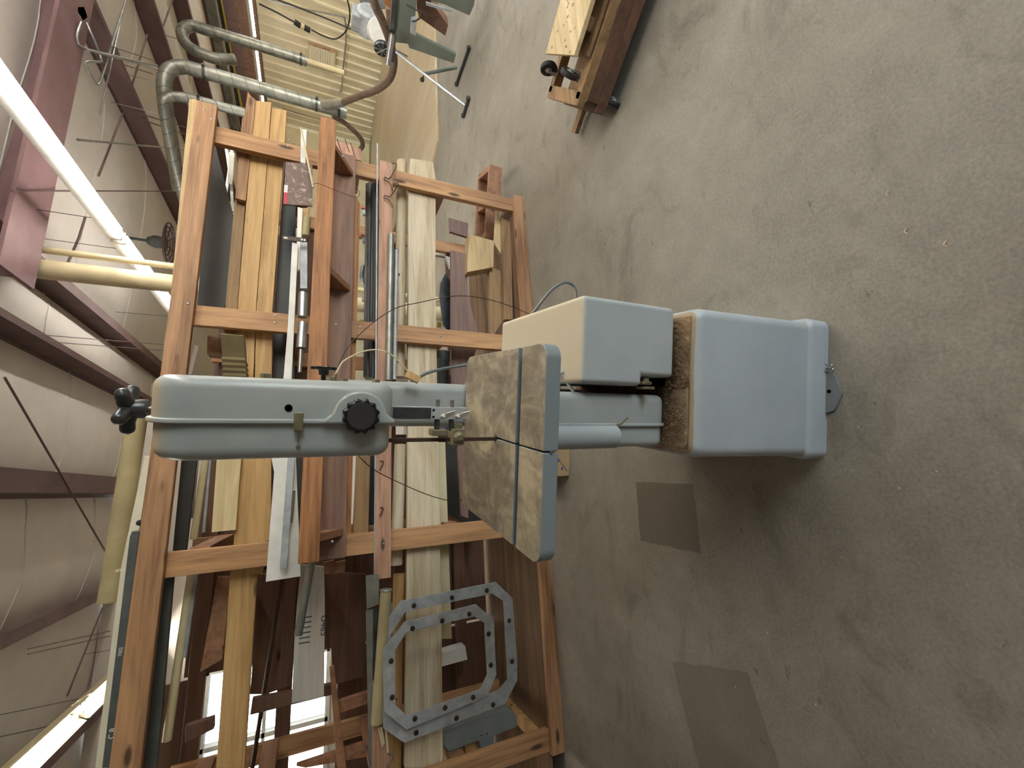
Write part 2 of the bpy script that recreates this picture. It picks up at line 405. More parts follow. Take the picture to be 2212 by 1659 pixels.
# ------------------------------------------------------------ band saw (own frame: x right, y away, z up)
def loft(levels, mapf=lambda p: p):
    mb = MB(); vs = []; n = len(levels[0])
    for L in levels: vs += [mapf(p) for p in L]
    fs = [list(range(n))[::-1], [(len(levels)-1)*n+k for k in range(n)]]
    for i in range(len(levels)-1):
        for k in range(n):
            l = (k+1) % n; fs.append((i*n+k, i*n+l, (i+1)*n+l, (i+1)*n+k))
    return mb.add(vs, fs)
def rr(x0, x1, y0, y1, z, r, seg=6):     # rounded rectangle at height z
    return roundpoly([(x0, y0, z), (x1, y0, z), (x1, y1, z), (x0, y1, z)], r, seg)
def casting(a0, a1, d0, d1, z0, z1, r, e0, e1, n=6):   # body with rounded outline in (y, z), softened towards both x sides
    out = []
    def lev(a, i):
        rs = [max(q-i, .004) for q in r]
        out.append([Vector((a, p.y, p.z)) for p in roundpoly([(0, d0+i, z0+i), (0, d1-i, z0+i), (0, d1-i, z1-i), (0, d0+i, z1-i)], rs, 10)])
    for k in range(n):
        t = math.pi/2*k/(n-1); lev(a0+e0*(1-math.cos(t)), e0*(1-math.sin(t)))
    for k in range(n):
        t = math.pi/2*(1-k/(n-1)); lev(a1-e1*(1-math.cos(t)), e1*(1-math.sin(t)))
    return loft(out)

saw = empty('band_saw', (.021, .85, 0), math.radians(-12.9), 'grey-blue enamelled upright band saw with a dusty tilting table, standing on the concrete', 'band saw')
def sp(name, mb, mat, bevel=0, smooth=False, parent=None, **k):
    mb.v = [WM['band_saw'] @ v for v in mb.v]; return obj(name, mb, mat, parent or saw, bevel, smooth, **k)
# pedestal
L = []
for z, i, r in ((0, -.010, .03), (.078, -.010, .03), (.086, -.006, .03), (.092, 0, .03), (.30, .004, .03), (.535, .008, .03), (.553, .012, .03), (.562, .022, .026), (.567, .036, .02)):
    L.append(rr(0+i, .432-i, 0+i, .62-i, z, r))
sp('base', loft(L), 'sawbase', smooth=True)
mb = MB(); o = roundpoly([(.128, .02, .001), (.292, .02, .001), (.262, -.036, .001), (.205, -.056, .001), (.15, -.036, .001)], [.001, .001, .006, .008, .006])
mb.prism(o, (0, 0, .009)); ft = sp('foot_tab', mb, 'ironside', .001)
mb = MB(); mb.lathe([(.006, 0), (.006, .001)], (.21, -.02, .0102), (0, 0, 1), 12); sp('bolt_hole', mb, 'hole', parent=ft)
# motor cover beside the wheel housing: front outline with a notch low on the left
mb = MB(); mb.prism([(.2, .065, .70), (.2, .065, .90), (.425, .065, .90), (.425, .065, .587), (.228, .065, .587), (.228, .065, .70)], (0, .52, 0))
sp('motor_cover', mb, 'sawbox', .02, seg=5)
mb = MB(); mb.box(.205, .40, .11, .55, .564, .60); sp('motor_plate', mb, 'hole')
mb = MB(); mb.lathe([(.016, 0), (.018, .003), (.018, .008), (.010, .010), (.010, .018)], (.205, .085, .672), (1, 0, 0), 18); mb.box(.193, .2, .06, .11, .662, .682); sp('clamp_nut', mb, 'brass', smooth=True)
# lower wheel housing: cast half on the right, door on the left, rib between
sp('lower_housing', casting(.094, .178, .10, .62, .574, .985, [.035, .05, .05, .035], .001, .022), 'saw', smooth=True)
sp('lower_door', casting(.030, .093, .103, .617, .577, .98, [.033, .05, .05, .033], .018, .001), 'saw', smooth=True)
mb = MB(); pr = roundpoly([(0, .094, .568), (0, .626, .568), (0, .626, .99), (0, .094, .99)], [.04, .05, .05, .04], 8)
mb.prism([Vector((.088, p.y, p.z)) for p in pr], (.009, 0, 0)); sp('housing_rib', mb, 'saw', .003, seg=3)
mb = MB(); mb.tube([(.062, .112, .755), (.062, .112, .99)], .034, 24); sp('blade_guard', mb, 'sawbox', smooth=True)
mb = MB(); mb.tube(bez([(.094, .094, .758), (.097, .08, .756), (.108, .07, .752), (.116, .066, .745)], 4), .0025, 8); sp('door_latch', mb, 'brass', smooth=True)
# column and upper arm
L = [rr(.05, .193, .53, .69, z, .03) for z in (.57, 1.42)]
sp('column', loft(L), 'saw', smooth=True)
# upper wheel housing
HR = [.045, .08, .12, .085]
sp('upper_housing', casting(.096, .183, .17, .69, 1.335, 1.80, HR, .001, .026), 'saw', smooth=True)
sp('upper_door', casting(.013, .095, .174, .686, 1.339, 1.796, [max(h-.004, .01) for h in HR], .028, .001), 'saw', smooth=True)
mb = MB(); pr = roundpoly([(0, .163, 1.328), (0, .697, 1.328), (0, .697, 1.807), (0, .163, 1.807)], HR, 10)
mb.prism([Vector((.089, p.y, p.z)) for p in pr], (.010, 0, 0)); sp('housing_rib', mb, 'saw', .003, seg=3)
o = [(.090, .175, 1.335), (.090, .175, 1.485), (.098, .175, 1.483), (.106, .175, 1.474), (.113, .175, 1.466)]+[(.105+.056*math.sin(t), .175, 1.41+.056*math.cos(t)) for t in [.35+k*(math.pi-.7)/14 for k in range(15)]]+[(.113, .175, 1.354), (.106, .175, 1.346), (.098, .175, 1.337)]
mb = MB(); mb.prism(o, (0, -.020, 0)); sp('knob_boss', mb, 'saw', .006, seg=4)
mb = MB(); mb.lathe([(.0075, 0), (.0075, .002)], (.122, .1705, 1.552), (0, -1, 0), 20); sp('oil_hole', mb, 'hole')
def lobed(mb, o, ax, r, lobes, depth, th, seg=72, amp=.0025):
    o = Vector(o); t = Vector(ax).normalized(); u = t.orthogonal().normalized(); w = t.cross(u); ls = []
    for h, s in ((0, .93), (th*.15, 1), (th*.8, 1), (th*.97, .93), (th, .88)):
        ls.append([o+t*h+(u*math.cos(a)+w*math.sin(a))*(r*s+amp*math.cos(lobes*a)) for a in [2*math.pi*k/seg for k in range(seg)]])
    n = seg; vs = [p for L_ in ls for p in L_]; fs = [list(range(n))[::-1], [(len(ls)-1)*n+k for k in range(n)]]
    for i in range(len(ls)-1):
        for k in range(n):
            l = (k+1) % n; fs.append((i*n+k, i*n+l, (i+1)*n+l, (i+1)*n+k))
    mb.add(vs, fs)
mb = MB(); lobed(mb, (.108, .157, 1.41), (0, -1, 0), .037, 12, 0, .026); tk = sp('tracking_knob', mb, 'black', smooth=True, label='black scalloped hand knob')
mb = MB(); mb.lathe([(.029, 0), (.029, .0015), (.027, .002)], (.108, .1312, 1.41), (0, -1, 0), 32); sp('cap', mb, 'rubber', parent=tk)
# door latch with its pin
mb = MB(); mb.box(.074, .113, .158, .163, 1.523, 1.541); mb.box(.074, .079, .158, .172, 1.525, 1.539); mb.tube([(.075, .162, 1.532), (.05, .168, 1.531)], .002, 6); dc = sp('door_clip', mb, 'brass', .001)
mb = MB(); mb.lathe([(.003, 0), (.0045, .003), (.003, .006)], (.041, .175, 1.531), (0, -1, 0), 12); sp('latch_pin', mb, 'brass', smooth=True, parent=dc)
# bolts on the right flank
for z, r, h in ((1.755, .016, .005), (1.612, .012, .014), (1.468, .012, .013), (1.438, .010, .010), (1.36, .011, .011)):
    mb = MB(); mb.lathe([(r*1.35, 0), (r*1.35, .003)], (.181, .33, z), (1, 0, 0), 20); mb.lathe([(r, .003), (r, h)], (.181, .33, z), (1, 0, 0), 6); sp('bolt', mb, 'brass')
mb = MB(); mb.tube([(.178, .42, 1.485), (.205, .42, 1.485)], .006, 10); mb.lathe([(.012, 0), (.014, .016)], (.20, .42, 1.485), (1, 0, 0), 16); lobed(mb, (.214, .42, 1.485), (1, 0, 0), .03, 7, 0, .009, amp=.003); sp('side_knob', mb, 'black', smooth=True, label='black star knob')
# tension knob on top
mb = MB(); mb.tube([(.104, .40, 1.78), (.104, .40, 1.865)], .008, 14); sp('tension_screw', mb, 'steel', smooth=True)
mb = MB(); mb.lathe([(.020, 0), (.022, .003), (.022, .026), (.014, .034)], (.104, .40, 1.848), (0, 0, 1), 24)
for k in range(5):
    a = 2*math.pi*k/5+.5; c, s = math.cos(a), math.sin(a)
    mb.tube(bez([(.104+.006*c, .40+.006*s, 1.884), (.104+.03*c, .40+.03*s, 1.886), (.104+.050*c, .40+.050*s, 1.886), (.104+.060*c, .40+.060*s, 1.886)], 4), [.016]*4+[.0145]*4+[.0135, .012, .009, .005, .001], 14)
mb.lathe([(.022, -.012), (.024, 0), (.012, .014), (.001, .016)], (.104, .40, 1.886), (0, 0, 1), 20)
sp('tension_knob', mb, 'darkmetal', smooth=True, label='dark five-lobed hand knob')
# blade, guide post and guides
mb = MB(); mb.box(.038, .047, .24, .252, .97, 1.36); sp('blade', mb, 'rod')
mb = MB(); mb.box(.096, .127, .228, .252, 1.14, 1.36); gp = sp('guide_post', mb, 'alum_dull', .001)
mb = MB(); mb.box(.098, .125, .2255, .2285, 1.236, 1.33); sp('wear_strip', mb, 'darkmetal', parent=gp)
for z in (.102, .119):
    mb = MB(); mb.lathe([(.003, 0), (.003, .001)], (z, .228, 1.229), (0, -1, 0), 12); sp('screw_hole', mb, 'hole', parent=gp)
for z in (1.216, 1.178):
    mb = MB(); mb.tube([(.127, .24, z), (.146, .24, z)], .0055, 12); sp('stud', mb, 'steel', smooth=True)
    mb = MB(); mb.tube([(.096, .24, z), (.066, .24, z)], .007, 12); sp('guide_pin', mb, 'darkmetal', smooth=True)
for z, s in ((1.206, 1), (1.168, .9)):
    mb = MB(); p = [(.103, .224, z+.008), (.114, .205, z-.004), (.121, .198, z-.022), (.110, .205, z-.020), (.098, .22, z-.002)]
    mb.prism(p, (0, -.004, -.004)); mb.tube([(.104, .228, z), (.107, .212, z)], .005, 10); sp('wing_nut', mb, 'whitepaint', .0015)
mb = MB(); mb.box(.054, .070, .222, .262, 1.192, 1.232); mb.box(.030, .072, .218, .262, 1.148, 1.180); mb.box(.058, .085, .23, .256, 1.15, 1.172)
mb.lathe([(.014, 0), (.015, .004), (.015, .012), (.008, .02)], (.052, .225, 1.163), (0, -1, 0), 8); mb.lathe([(.007, 0), (.005, .012)], (.034, .24, 1.164), (-1, 0, 0), 10)
sp('blade_guide', mb, 'brass', .002)
# table
mtab = NM('saw_table_metal'); v = mtab.coord((1, 1, 1)); f1 = mtab.noise(v, 7, 7, .68, .9); f2 = mtab.noise(v, 34, 5, .7, .4); f3 = mtab.noise(mtab.coord((3.5, 1.2, 1)), 4, 5, .6, 1.5)
top = mtab.mix(.5, mtab.ramp(f1, [(.4, '645c50'), (.5, '8a806f'), (.56, 'bfb294')]), mtab.ramp(f3, [(.42, '716959'), (.54, '968b78'), (.62, 'c2b496')])); top = mtab.mix(.25, top, mtab.ramp(f2, [(.35, '554b3d'), (.65, 'ab9a78')]))
g = mtab.n('ShaderNodeNewGeometry'); sx = mtab.n('ShaderNodeSeparateXYZ'); mtab.l(g.outputs['Normal'], sx.inputs[0]); kk = mtab.ramp(sx.outputs[2], [(.6, 0.0), (.9, 1.0)])
mtab.col(mtab.mix(kk, '7b8589', top)); mtab.pr(.5); mtab.bump(f2, .15, .001)
T0, T1 = 1.012, 1.05; A0, A1, D0, D1 = -.203, .283, -.026, .515; sl = .0435; cr = .035
mb = MB()
pts = [(sl-.0015, .117, T0), (A0, .117, T0), (A0, D1, T0), (A1, D1, T0), (A1, .117, T0), (sl+.0015, .117, T0), (sl+.004, .236, T0), (sl+.011, .25, T0), (sl-.012, .25, T0), (sl-.001, .236, T0)]
rp = roundpoly(pts, [0, 0, cr, cr, 0, 0, 0, 0, 0, 0]); mb.prism(rp, (0, 0, T1-T0))
mb.prism(roundpoly([(A0, .096, T0), (A0, D0, T0), (sl-.002, D0, T0), (sl-.0012, .096, T0)], [0, cr, 0, 0]), (0, 0, T1-T0))
mb.prism(roundpoly([(sl+.002, D0, T0), (A1, D0, T0), (A1, .096, T0), (sl+.0018, .096, T0)], [0, cr, 0, 0]), (0, 0, T1-T0))
mb.box(A0+.001, A1-.001, .095, .118, T0, T1-.014)
mb.box(A0+.03, A1-.03, .0, .49, T0-.004, T0+.002)
tbl = sp('table', mb, mtab.m, .0025, seg=3)
mb = MB(); mb.box(A0+.0005, A1-.0005, .0965, .1165, T1-.0145, T1-.0115); sp('mitre_slot', mb, 'hole', parent=tbl)
mb = MB(); mb.box(.06, .165, .22, .5, .95, 1.012); mb.lathe([(.07, 0), (.07, .09)], (.07, .33, .975), (1, 0, 0), 24); sp('trunnion', mb, 'saw', .003)
mb = MB(); mb.lathe([(.004, -.001), (.004, .002)], (sl, D0-.0005, 1.031), (0, -1, 0), 10); sp('levelling_pin', mb, 'steel', parent=tbl)
mb = MB(); mb.tube([(.226, .15, .905), (.170, .13, .870)], [.004, .005], 10)
for c in ((.229, .151, .907), (.168, .129, .868)):
    mb.lathe([(.001, -.009), (.006, -.007), (.009, 0), (.006, .007), (.001, .009)], c, (1, .2, .6), 14)
sp('lock_handle', mb, 'sawbox', smooth=True)
# power cables
mb = MB(); mb.tube(bez([(.24, .56, .93), (.334, .6, .869), (.41, .62, .81), (.495, .62, .745), (.575, .61, .685), (.612, .60, .63), (.60, .60, .585), (.545, .60, .57), (.45, .625, .52), (.40, .64, .45)], 8), .0055, 10); sp('power_cable', mb, 'greycable', smooth=True)
mb = MB(); mb.tube(bez([(.19, .61, 1.22), (.20, .60, 1.205), (.232, .60, 1.15), (.262, .60, 1.03), (.27, .58, .97), (.25, .56, .90)], 8), .0055, 10); sp('switch_cable', mb, 'greycable', smooth=True)
# things that lie on or hang from the saw
mb = MB(); lm = lambda a, d, z: WM['band_saw'] @ Vector((a, d, z))
A = [lm(a, d, z) for a, d, z in ((.185, .37, 1.47), (.21, .45, 1.452), (.248, .5, 1.429), (.282, .5, 1.366), (.278, .5, 1.305), (.228, .5, 1.247), (.205, .5, 1.222))]
mb.tube(bez(A, 8), .0022, 8); t = empty('spare_wire', lm(.2, .5, 1.3), 0, 'short bent tan wire ending in a small wooden tag, hooked on the saw flank bolt', 'wire')
obj('wire', mb, 'cream', t, smooth=True)
mb = MB(); mb.box(-.012, .012, -.006, .006, -.022, .022); R_ = Matrix.Rotation(math.radians(25), 4, 'Y'); mb.v = [lm(.208, .49, 1.232) + (R_ @ v) for v in mb.v]; obj('wooden_tag', mb, 'yellow', t, .002)
mb = MB(); loop = [(.501, .713), (.527, .82), (.54, .921), (.534, 1.035), (.49, 1.176), (.458, 1.259), (.379, 1.351), (.292, 1.417), (.18, 1.445), (.04, 1.425), (-.096, 1.332), (-.177, 1.2), (-.235, 1.07), (-.252, .976), (-.23, .85), (-.15, .73), (0, .66), (.2, .62), (.4, .64), (.49, .69)]
P = bez([lm(a, .74, z) for a, z in loop]+[lm(.501, .74, .713)], 6)[:-1]
mb.tube(P, .0016, 6, closed=True); obj('blade_loop', mb, 'rod', smooth=True, label='thin coiled spare saw blade forming a wide loop behind the band saw', cat='saw blade')
# dust and chips on the pedestal
mb = MB(); random.seed(3); nx, ny = 46, 60; g_ = {}
for i in range(nx):
    for j in range(ny):
        a = .03+.37*i/(nx-1); d = .028+.56*j/(ny-1)
        fr = .03+.035*math.sin(a*13+1)+.02*math.sin(a*41)+(.05 if a < .2 else 0)
        edge = min(1, max(0, (d-fr)/.02))*min(1, (.40-a)/.03+.05)*min(1, (a-.03)/.02+.05)
        g_[i, j] = len(mb.v); mb.v.append(lm(a, d, .5655+edge*(.004+.003*random.random()+.006*math.exp(-((a-.1)**2+(d-.09)**2)/.004))))
for i in range(nx-1):
    for j in range(ny-1): mb.f.append((g_[i, j], g_[i+1, j], g_[i+1, j+1], g_[i, j+1]))
for k in range(2600):
    if k % 3: a, d = random.gauss(.11, .055), random.gauss(.085, .045)
    else: a, d = random.uniform(.03, .4), random.uniform(.04, .3)
    if not (.02 < a < .405 and .025 < d < .55): continue
    p = lm(a, d, .572+random.random()*.009); q = Vector((random.uniform(-1, 1), random.uniform(-1, 1), random.uniform(-.6, .9))).normalized()*random.uniform(.002, .006)
    w = q.orthogonal().normalized()*random.uniform(.0006, .0016); o_ = len(mb.v); b_ = p+q*.5+Vector((0, 0, .002))
    mb.v += [p-w, p+w, b_+w, b_-w, p+q+w, p+q-w]; mb.f += [(o_, o_+1, o_+2, o_+3), (o_+3, o_+2, o_+4, o_+5)]
obj('sawdust', mb, 'sawdust', label='brown sawdust and metal shavings heaped on the pedestal of the band saw', cat='sawdust', kind='stuff')
mb = MB()
for k in range(26):
    p = lm(.285+random.gauss(0, .01), -.018+random.gauss(0, .008), .002+random.random()*.012); q = Vector((random.uniform(-1, 1), random.uniform(-1, 1), random.uniform(0, .8))).normalized()*.012
    mb.tube([p, p+q*.5+Vector((0, 0, .003)), p+q], .0012, 5)
obj('metal_shavings', mb, 'steel', label='few curled metal shavings on the floor at the pedestal foot tab', cat='shavings', kind='stuff')
# ------------------------------------------------------------ fluorescent lights
def light(name, x, y0, y1, z, label, group=None, wide=.15, tubes=2, w2=None):
    t = empty(name, (x, (y0+y1)/2, z), 0, label, 'light', group)
    mb = MB(); w = wide/2
    if w2: prof = [(x-.03, z+.07), (x+.03, z+.07), (x+w2, z-.05), (x+w2, z-.075), (x+.03, z+.045), (x-.03, z+.045), (x-w2, z-.075), (x-w2, z-.05)]
    else: prof = [(x-w*.7, z+.09), (x+w*.7, z+.09), (x+w*.7, z+.03), (x-w*.7, z+.03)]
    mb.prism([(a, y0, b) for a, b in prof], (0, y1-y0, 0)); obj('reflector', mb, 'cream' if w2 else 'whitepaint', t)
    for s in ((-1, 1) if tubes == 2 else (0,)):
        mb = MB(); mb.tube([(x+s*w*.62, y0+.04, z), (x+s*w*.62, y1-.04, z)], .019 if not w2 else .014, 12); obj('tube', mb, 'tube', t, smooth=True)
        for e in (y0+.02, y1-.02):
            mb = MB(); mb.box(x+s*w*.62-.015, x+s*w*.62+.015, e-.018, e+.018, z-.022, z+.03); obj('socket', mb, 'whitepaint', t, .003)
    for e in (y0+.25, y1-.25):
        mb = MB(); mb.tube([(x, e, z+.075), (x, e, 4.04)], .003, 6); obj('hanger', mb, 'darkmetal', t)
G = 'strip lights in the row over the saw'
light('fluorescent_light', 2.58, 2.52, 4.93, 3.31, 'twin-tube strip light crossing the upper corner above the rack, nearest the camera', G)
light('fluorescent_light', 2.58, 4.98, 7.39, 3.31, 'twin-tube strip light partly behind the top right corner post of the rack', G)
light('fluorescent_light', 2.58, .06, 2.47, 3.31, 'twin-tube strip light in the row over the saw, just out above the picture corner', G)
light('fluorescent_light', 2.58, -2.4, .01, 3.31, 'twin-tube strip light added unseen behind the viewer to extend the row over the saw', G)  # unseen fixture added behind the camera to brighten the ceiling
light('fluorescent_light', 6.8, .0, 2.4, 3.31, 'twin-tube strip light added unseen over the open floor, nearer', 'added strip lights over the open floor')  # this row is out of view, added for a brighter ceiling
light('fluorescent_light', 6.8, 2.5, 4.9, 3.31, 'twin-tube strip light added unseen over the open floor, farther', 'added strip lights over the open floor')
light('fluorescent_light', -1.78, 3.3, 5.7, 3.35, 'strip light hung left of the rack top, nearer of the two', 'strip lights left of the rack', w2=.10)
light('fluorescent_light', -1.78, 5.75, 7.9, 3.35, 'strip light hung left of the rack top, farther of the two', 'strip lights left of the rack', w2=.10)
for k, (a, b) in enumerate(((7.4, 9.75), (9.85, 11.0), (11.1, 12.2), (12.35, 13.6))):
    light('fluorescent_light', 10.85, a, b, 3.2, ['longest lit strip light of the far row, at the picture edge', 'second lit strip light from the picture edge in the far row', 'third lit strip light from the picture edge in the far row', 'farthest lit strip light of the far row, just above the pine board ends'][k], 'strip lights in the far row', tubes=1)

# ------------------------------------------------------------ lumber rack
rk = empty('lumber_rack', (.4, 3.1, 0), 0, 'tall open storage rack of orange fir two-by-fours loaded with lumber, behind the band saw', 'storage rack')
FY = 2.76
def rpart(name, mb, mat, bevel=.003, **k): return obj(name, mb, mat, rk, bevel, **k)
RX1 = 2.42
for x0, x1, z0, z1, y in ((-2.9, 2.41, 2.14, 2.25, 2.72), (-.50, 2.31, 1.065, 1.155, 2.72), (-1.66, 2.3, 0, .09, 2.72)):
    if z0 == 0: pass
    mb = MB(); mb.box(x0, x1, y, y+.04, z0, z1); rpart('rail', mb, 'pinkwood' if 1 < z0 < 2 else 'fir')
mb = MB(); mb.box(-2.9, -.95, 2.72, 2.76, 1.065, 1.155); rpart('rail', mb, 'pinkwood')
for x in (2.29, 1.08, -.24, -1.53):
    mb = MB(); mb.box(x-.12, x, FY, FY+.04, 0.0, 2.25); rpart('post', mb, 'fir_post')
    mb = MB(); mb.box(x-.11, x, 3.56, 3.60, 0, 2.2); rpart('rear_post', mb, 'fir_post')
    for z in (.07, .72, 1.14, 1.72, 2.06):
        mb = MB(); mb.box(x-.03, x+.008, FY+.04, 3.56, z-.09 if z > .1 else 0, z); rpart('arm', mb, 'fir_arm')
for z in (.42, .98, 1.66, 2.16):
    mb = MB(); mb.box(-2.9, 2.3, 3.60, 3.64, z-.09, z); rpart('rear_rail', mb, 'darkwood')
mb = MB(); mb.box(-2.9, 2.25, 2.762, 3.9, .07, .088); rpart('deck', mb, 'darkply', label='dirty brown plywood bottom deck')
mb = MB(); mb.box(-1.66, -1.58, 2.8, 3.69, .088, .13); rpart('arm', mb, 'yellow')
# fascia board and the bracketed tray rail
mb = MB(); mb.box(-.36, 2.29, 2.72, 2.758, 1.315, 1.46); rpart('fascia', mb, 'brownwood')
mb = MB(); mb.box(-.33, 2.30, 2.46, 2.50, 1.455, 1.55); rpart('tray_rail', mb, 'redwood', label='reddish front rail of the tray')
for x in (2.12, 1.26, -.24):
    mb = MB(); mb.prism([(x, 2.72, 1.47), (x, 2.72, 1.33), (x, 2.50, 1.455), (x, 2.50, 1.50), (x, 2.72, 1.50)], (.04, 0, 0)); rpart('bracket', mb, 'fir_arm')
# screw heads
mb = MB()
for x, z in ((2.25, 2.19), (2.33, 2.17), (1.03, 2.17), (1.02, 1.74), (1.0, 1.70), (2.24, 1.73), (2.24, 1.70), (2.25, 1.27), (2.24, 1.24)):
    pass
def screws(par, pts, Y):
    for x, y in pts:
        p = atY(x, y, Y); mb = MB(); mb.lathe([(.0055, 0), (.0065, .001), (.004, .003)], p, (0, -1, 0), 12); obj('screw', mb, 'steel', par, smooth=True)
screws(rk, [(441, 237), (457, 257), (406, 656)], 2.72)
screws(rk, [(624, 301), (622, 315), (594, 682), (594, 697), (787, 346), (786, 359), (778, 706), (777, 720), (952, 727), (951, 740)], 2.76)
screws(rk, [(720, 295), (714, 457), (704, 681), (741, 337), (726, 700), (683, 1163), (718, 1170)], 2.5)
screws(rk, [(828, 350), (842, 367), (829, 1175)], 2.72)
# end board and strip on the top rail
for k, (a, b, c) in enumerate(((10.85, 4.9, 7.3), (10.85, 2.4, 4.8))):
    light('fluorescent_light', a, b, c, 3.2, 'unseen strip light added to the far row past the picture edge, ' + ['nearer the picture edge', 'farther out'][k], 'strip lights in the far row')  # two unseen fixtures added to throw more light on the right wall
slab('plywood_offcut', [(409, 214), (425, 214), (376, 684), (364, 684)], 2.722, .25, M['ply'], 'narrow plywood offcut lying on the right end of the rack top rail', 'plywood')
# thing makers
def board(px, Y, t, mat, label, group=None, name='board', cat='board', **k): return slab(name, px, Y, t, mat, label, cat, group, **k)
# --- upper bay: pine planks behind the posts
GP = 'boards in the upper bay'
board([(535, 197), (541, 206), (552, 215), (543, 308), (531, 434), (508, 428), (518, 307), (523, 256), (528, 248)], 2.835, .036, 'fir', 'plank end with a ragged curved tip, uppermost board of the upper bay', GP)
board([(552, 217), (586, 221), (580, 315), (553, 667), (545, 870), (503, 870), (514, 655), (543, 308)], 2.843, .038, 'yellow', 'knotty pine plank, upper of the bright pair behind the second post', GP)
board([(587, 233), (619, 238), (614, 329), (588, 672), (585, 1180), (566, 1240), (541, 1240), (549, 870), (554, 667), (581, 315)], 2.842, .038, 'yellow', 'long pine plank, lower of the bright pair, reaching past the third post', GP)
board([(507, 430), (530, 436), (513, 660), (506, 770), (484, 770), (487, 655)], 2.88, .038, 'oldwood', 'weathered brown plank lying above the bright pine pair', GP)
for px, Y, lab in (([(616, 330), (640, 332), (636, 820), (588, 820), (592, 672)], 3.0, 'black strip standing in for shade below the bright pine pair'),
               ([(600, 985), (660, 985), (640, 1230), (548, 1230), (570, 985)], 3.05, 'black strip standing in for shade left of the saw head'),
               ([(782, 985), (812, 985), (806, 1200), (772, 1200)], 3.2, 'black strip standing in for shade behind the pink rail left of the saw head')):
    board(px, Y, .02, 'charcoal', lab, 'black strips standing in for the rack shade', name='shade_sheet', cat='sheet')  # black sheets put in the gaps to stand in for shade
board([(468, 990), (521, 990), (509, 1145), (457, 1150)], 2.83, .038, 'paleyellow', 'short pale pine board ending left of the third post', GP)
board([(536, 985), (566, 985), (556, 1240), (528, 1659), (500, 1659), (467, 1659), (497, 1240), (524, 990)], 2.87, .04, 'yellow', 'long fir plank running to the left end of the upper bay', GP)
board([(470, 1245), (500, 1245), (480, 1425), (432, 1452)], 3.05, .02, 'fir_arm', 'red-brown plywood panel hanging behind the left end of the upper bay', name='plywood_board', cat='board')
board([(448, 724), (482, 730), (480, 768), (447, 764)], 3.0, .09, 'fir_arm', 'small fir block under the top rail behind the second post', name='wood_block', cat='wood block')
# dark plastic sheets and metal channels in the top bay
board([(440, 470), (462, 300), (505, 470), (490, 640), (478, 700), (424, 690)], 3.12, .01, 'charcoal', 'charcoal plastic sheet stored under the top rail', name='plastic_sheet', cat='sheet')
board([(392, 990), (425, 990), (396, 1240), (368, 1240)], 2.86, .03, 'charcoal', 'dark slab lying under the top rail left of the saw head', name='plastic_sheet', cat='sheet')
board([(345, 1240), (375, 1240), (338, 1659), (300, 1659)], 2.86, .03, M['slate'], 'grey slab lying under the top rail at its left end', name='stone_slab', cat='slab')
for k, (a, b, r, m) in enumerate((((425, 990), (412, 1120), .012, 'alum_dull'), ((445, 985), (418, 1165), .018, 'cream'), ((455, 985), (440, 1150), .008, 'alum_dull'), ((414, 1235), (360, 1600), .02, 'cream'), ((424, 1235), (398, 1420), .012, 'alum_dull'))):
    rod('metal_tube', a, b, 3.0, r, M[m], ['thin grey tube, shortest of the bundle left of the saw head', 'thick cream tube in the bundle left of the saw head', 'thin grey tube, lowest of the bundle left of the saw head', 'thick dusty cream tube at the left end under the top rail', 'short grey tube beside the thick cream one at the left end'][k], 'tube', 'tubes stored under the top rail')
for k, (a, b) in enumerate((((484, 292), (500, 395)), ((505, 300), (488, 420)), ((498, 370), (503, 458)), ((486, 560), (478, 650)))):
    rod('metal_channel', a, b, 3.2, .012, M['alu'], ['shiny metal channel at the right end under the top rail', 'shiny metal channel crossing behind the first fir arm', 'short shiny channel above the small arm at the right end', 'shiny channel beside the charcoal sheet'][k], 'channel', 'metal channels in the top bay', seg=4)
board([(494, 328), (507, 330), (502, 400), (492, 395)], 3.15, .01, 'whitepaint', 'small white panel among the metal channels at the right end', name='white_board', cat='board')
# ragged end plank beside, short cardboard cup
mb = MB(); c = atY(515, 775, 2.79); q = .052
o = [(c.x-q, c.y-.03, c.z+q*.9), (c.x-q, c.y-.03, c.z-q*.9)]
A_ = [atY(x, y, 2.70) for x, y in ((489, 731), (533, 735), (542, 757), (541, 823), (488, 823), (486, 757))]
mb.prism(A_, (0, .05, 0)); Z_ = sum((v.z for v in A_))/6
bx = empty('corrugated_downspout', atY(515, 780, 2.70), 0, 'square crinkled tan downspout between the second post and the saw head', 'downspout')
X0 = [atY(489, 733, 2.68), atY(533, 737, 2.68)]; zt, zb = X0[0].z, X0[1].z
mb = MB(); xr = X0[0].x; lev = []
for k in range(22):
    t = k/21; x = xr-.02-.25*t; ys = -.13+.26*t; b = (.006*(k % 2) if k > 8 else 0)-.006*min(1, t*3)*0; lev.append([Vector((x, y, z)) for y, z in ((2.66-b+ys, zb-.004-b), (2.75+b+ys, zb-.004-b), (2.75+b+ys, zt+.002+b), (2.66-b+ys, zt+.002+b))])
vs = [p for L_ in lev for p in L_]; fs = [(3, 2, 1, 0)][:0]
for i in range(21):
    for k in range(4):
        l = (k+1) % 4; fs.append((i*4+k, i*4+l, (i+1)*4+l, (i+1)*4+k))
fs.append((84, 85, 86, 87)); mb.add(vs, fs); o = obj('body', mb, 'cardtube', bx)
so = o.modifiers.new('wall', 'SOLIDIFY'); so.thickness = .003
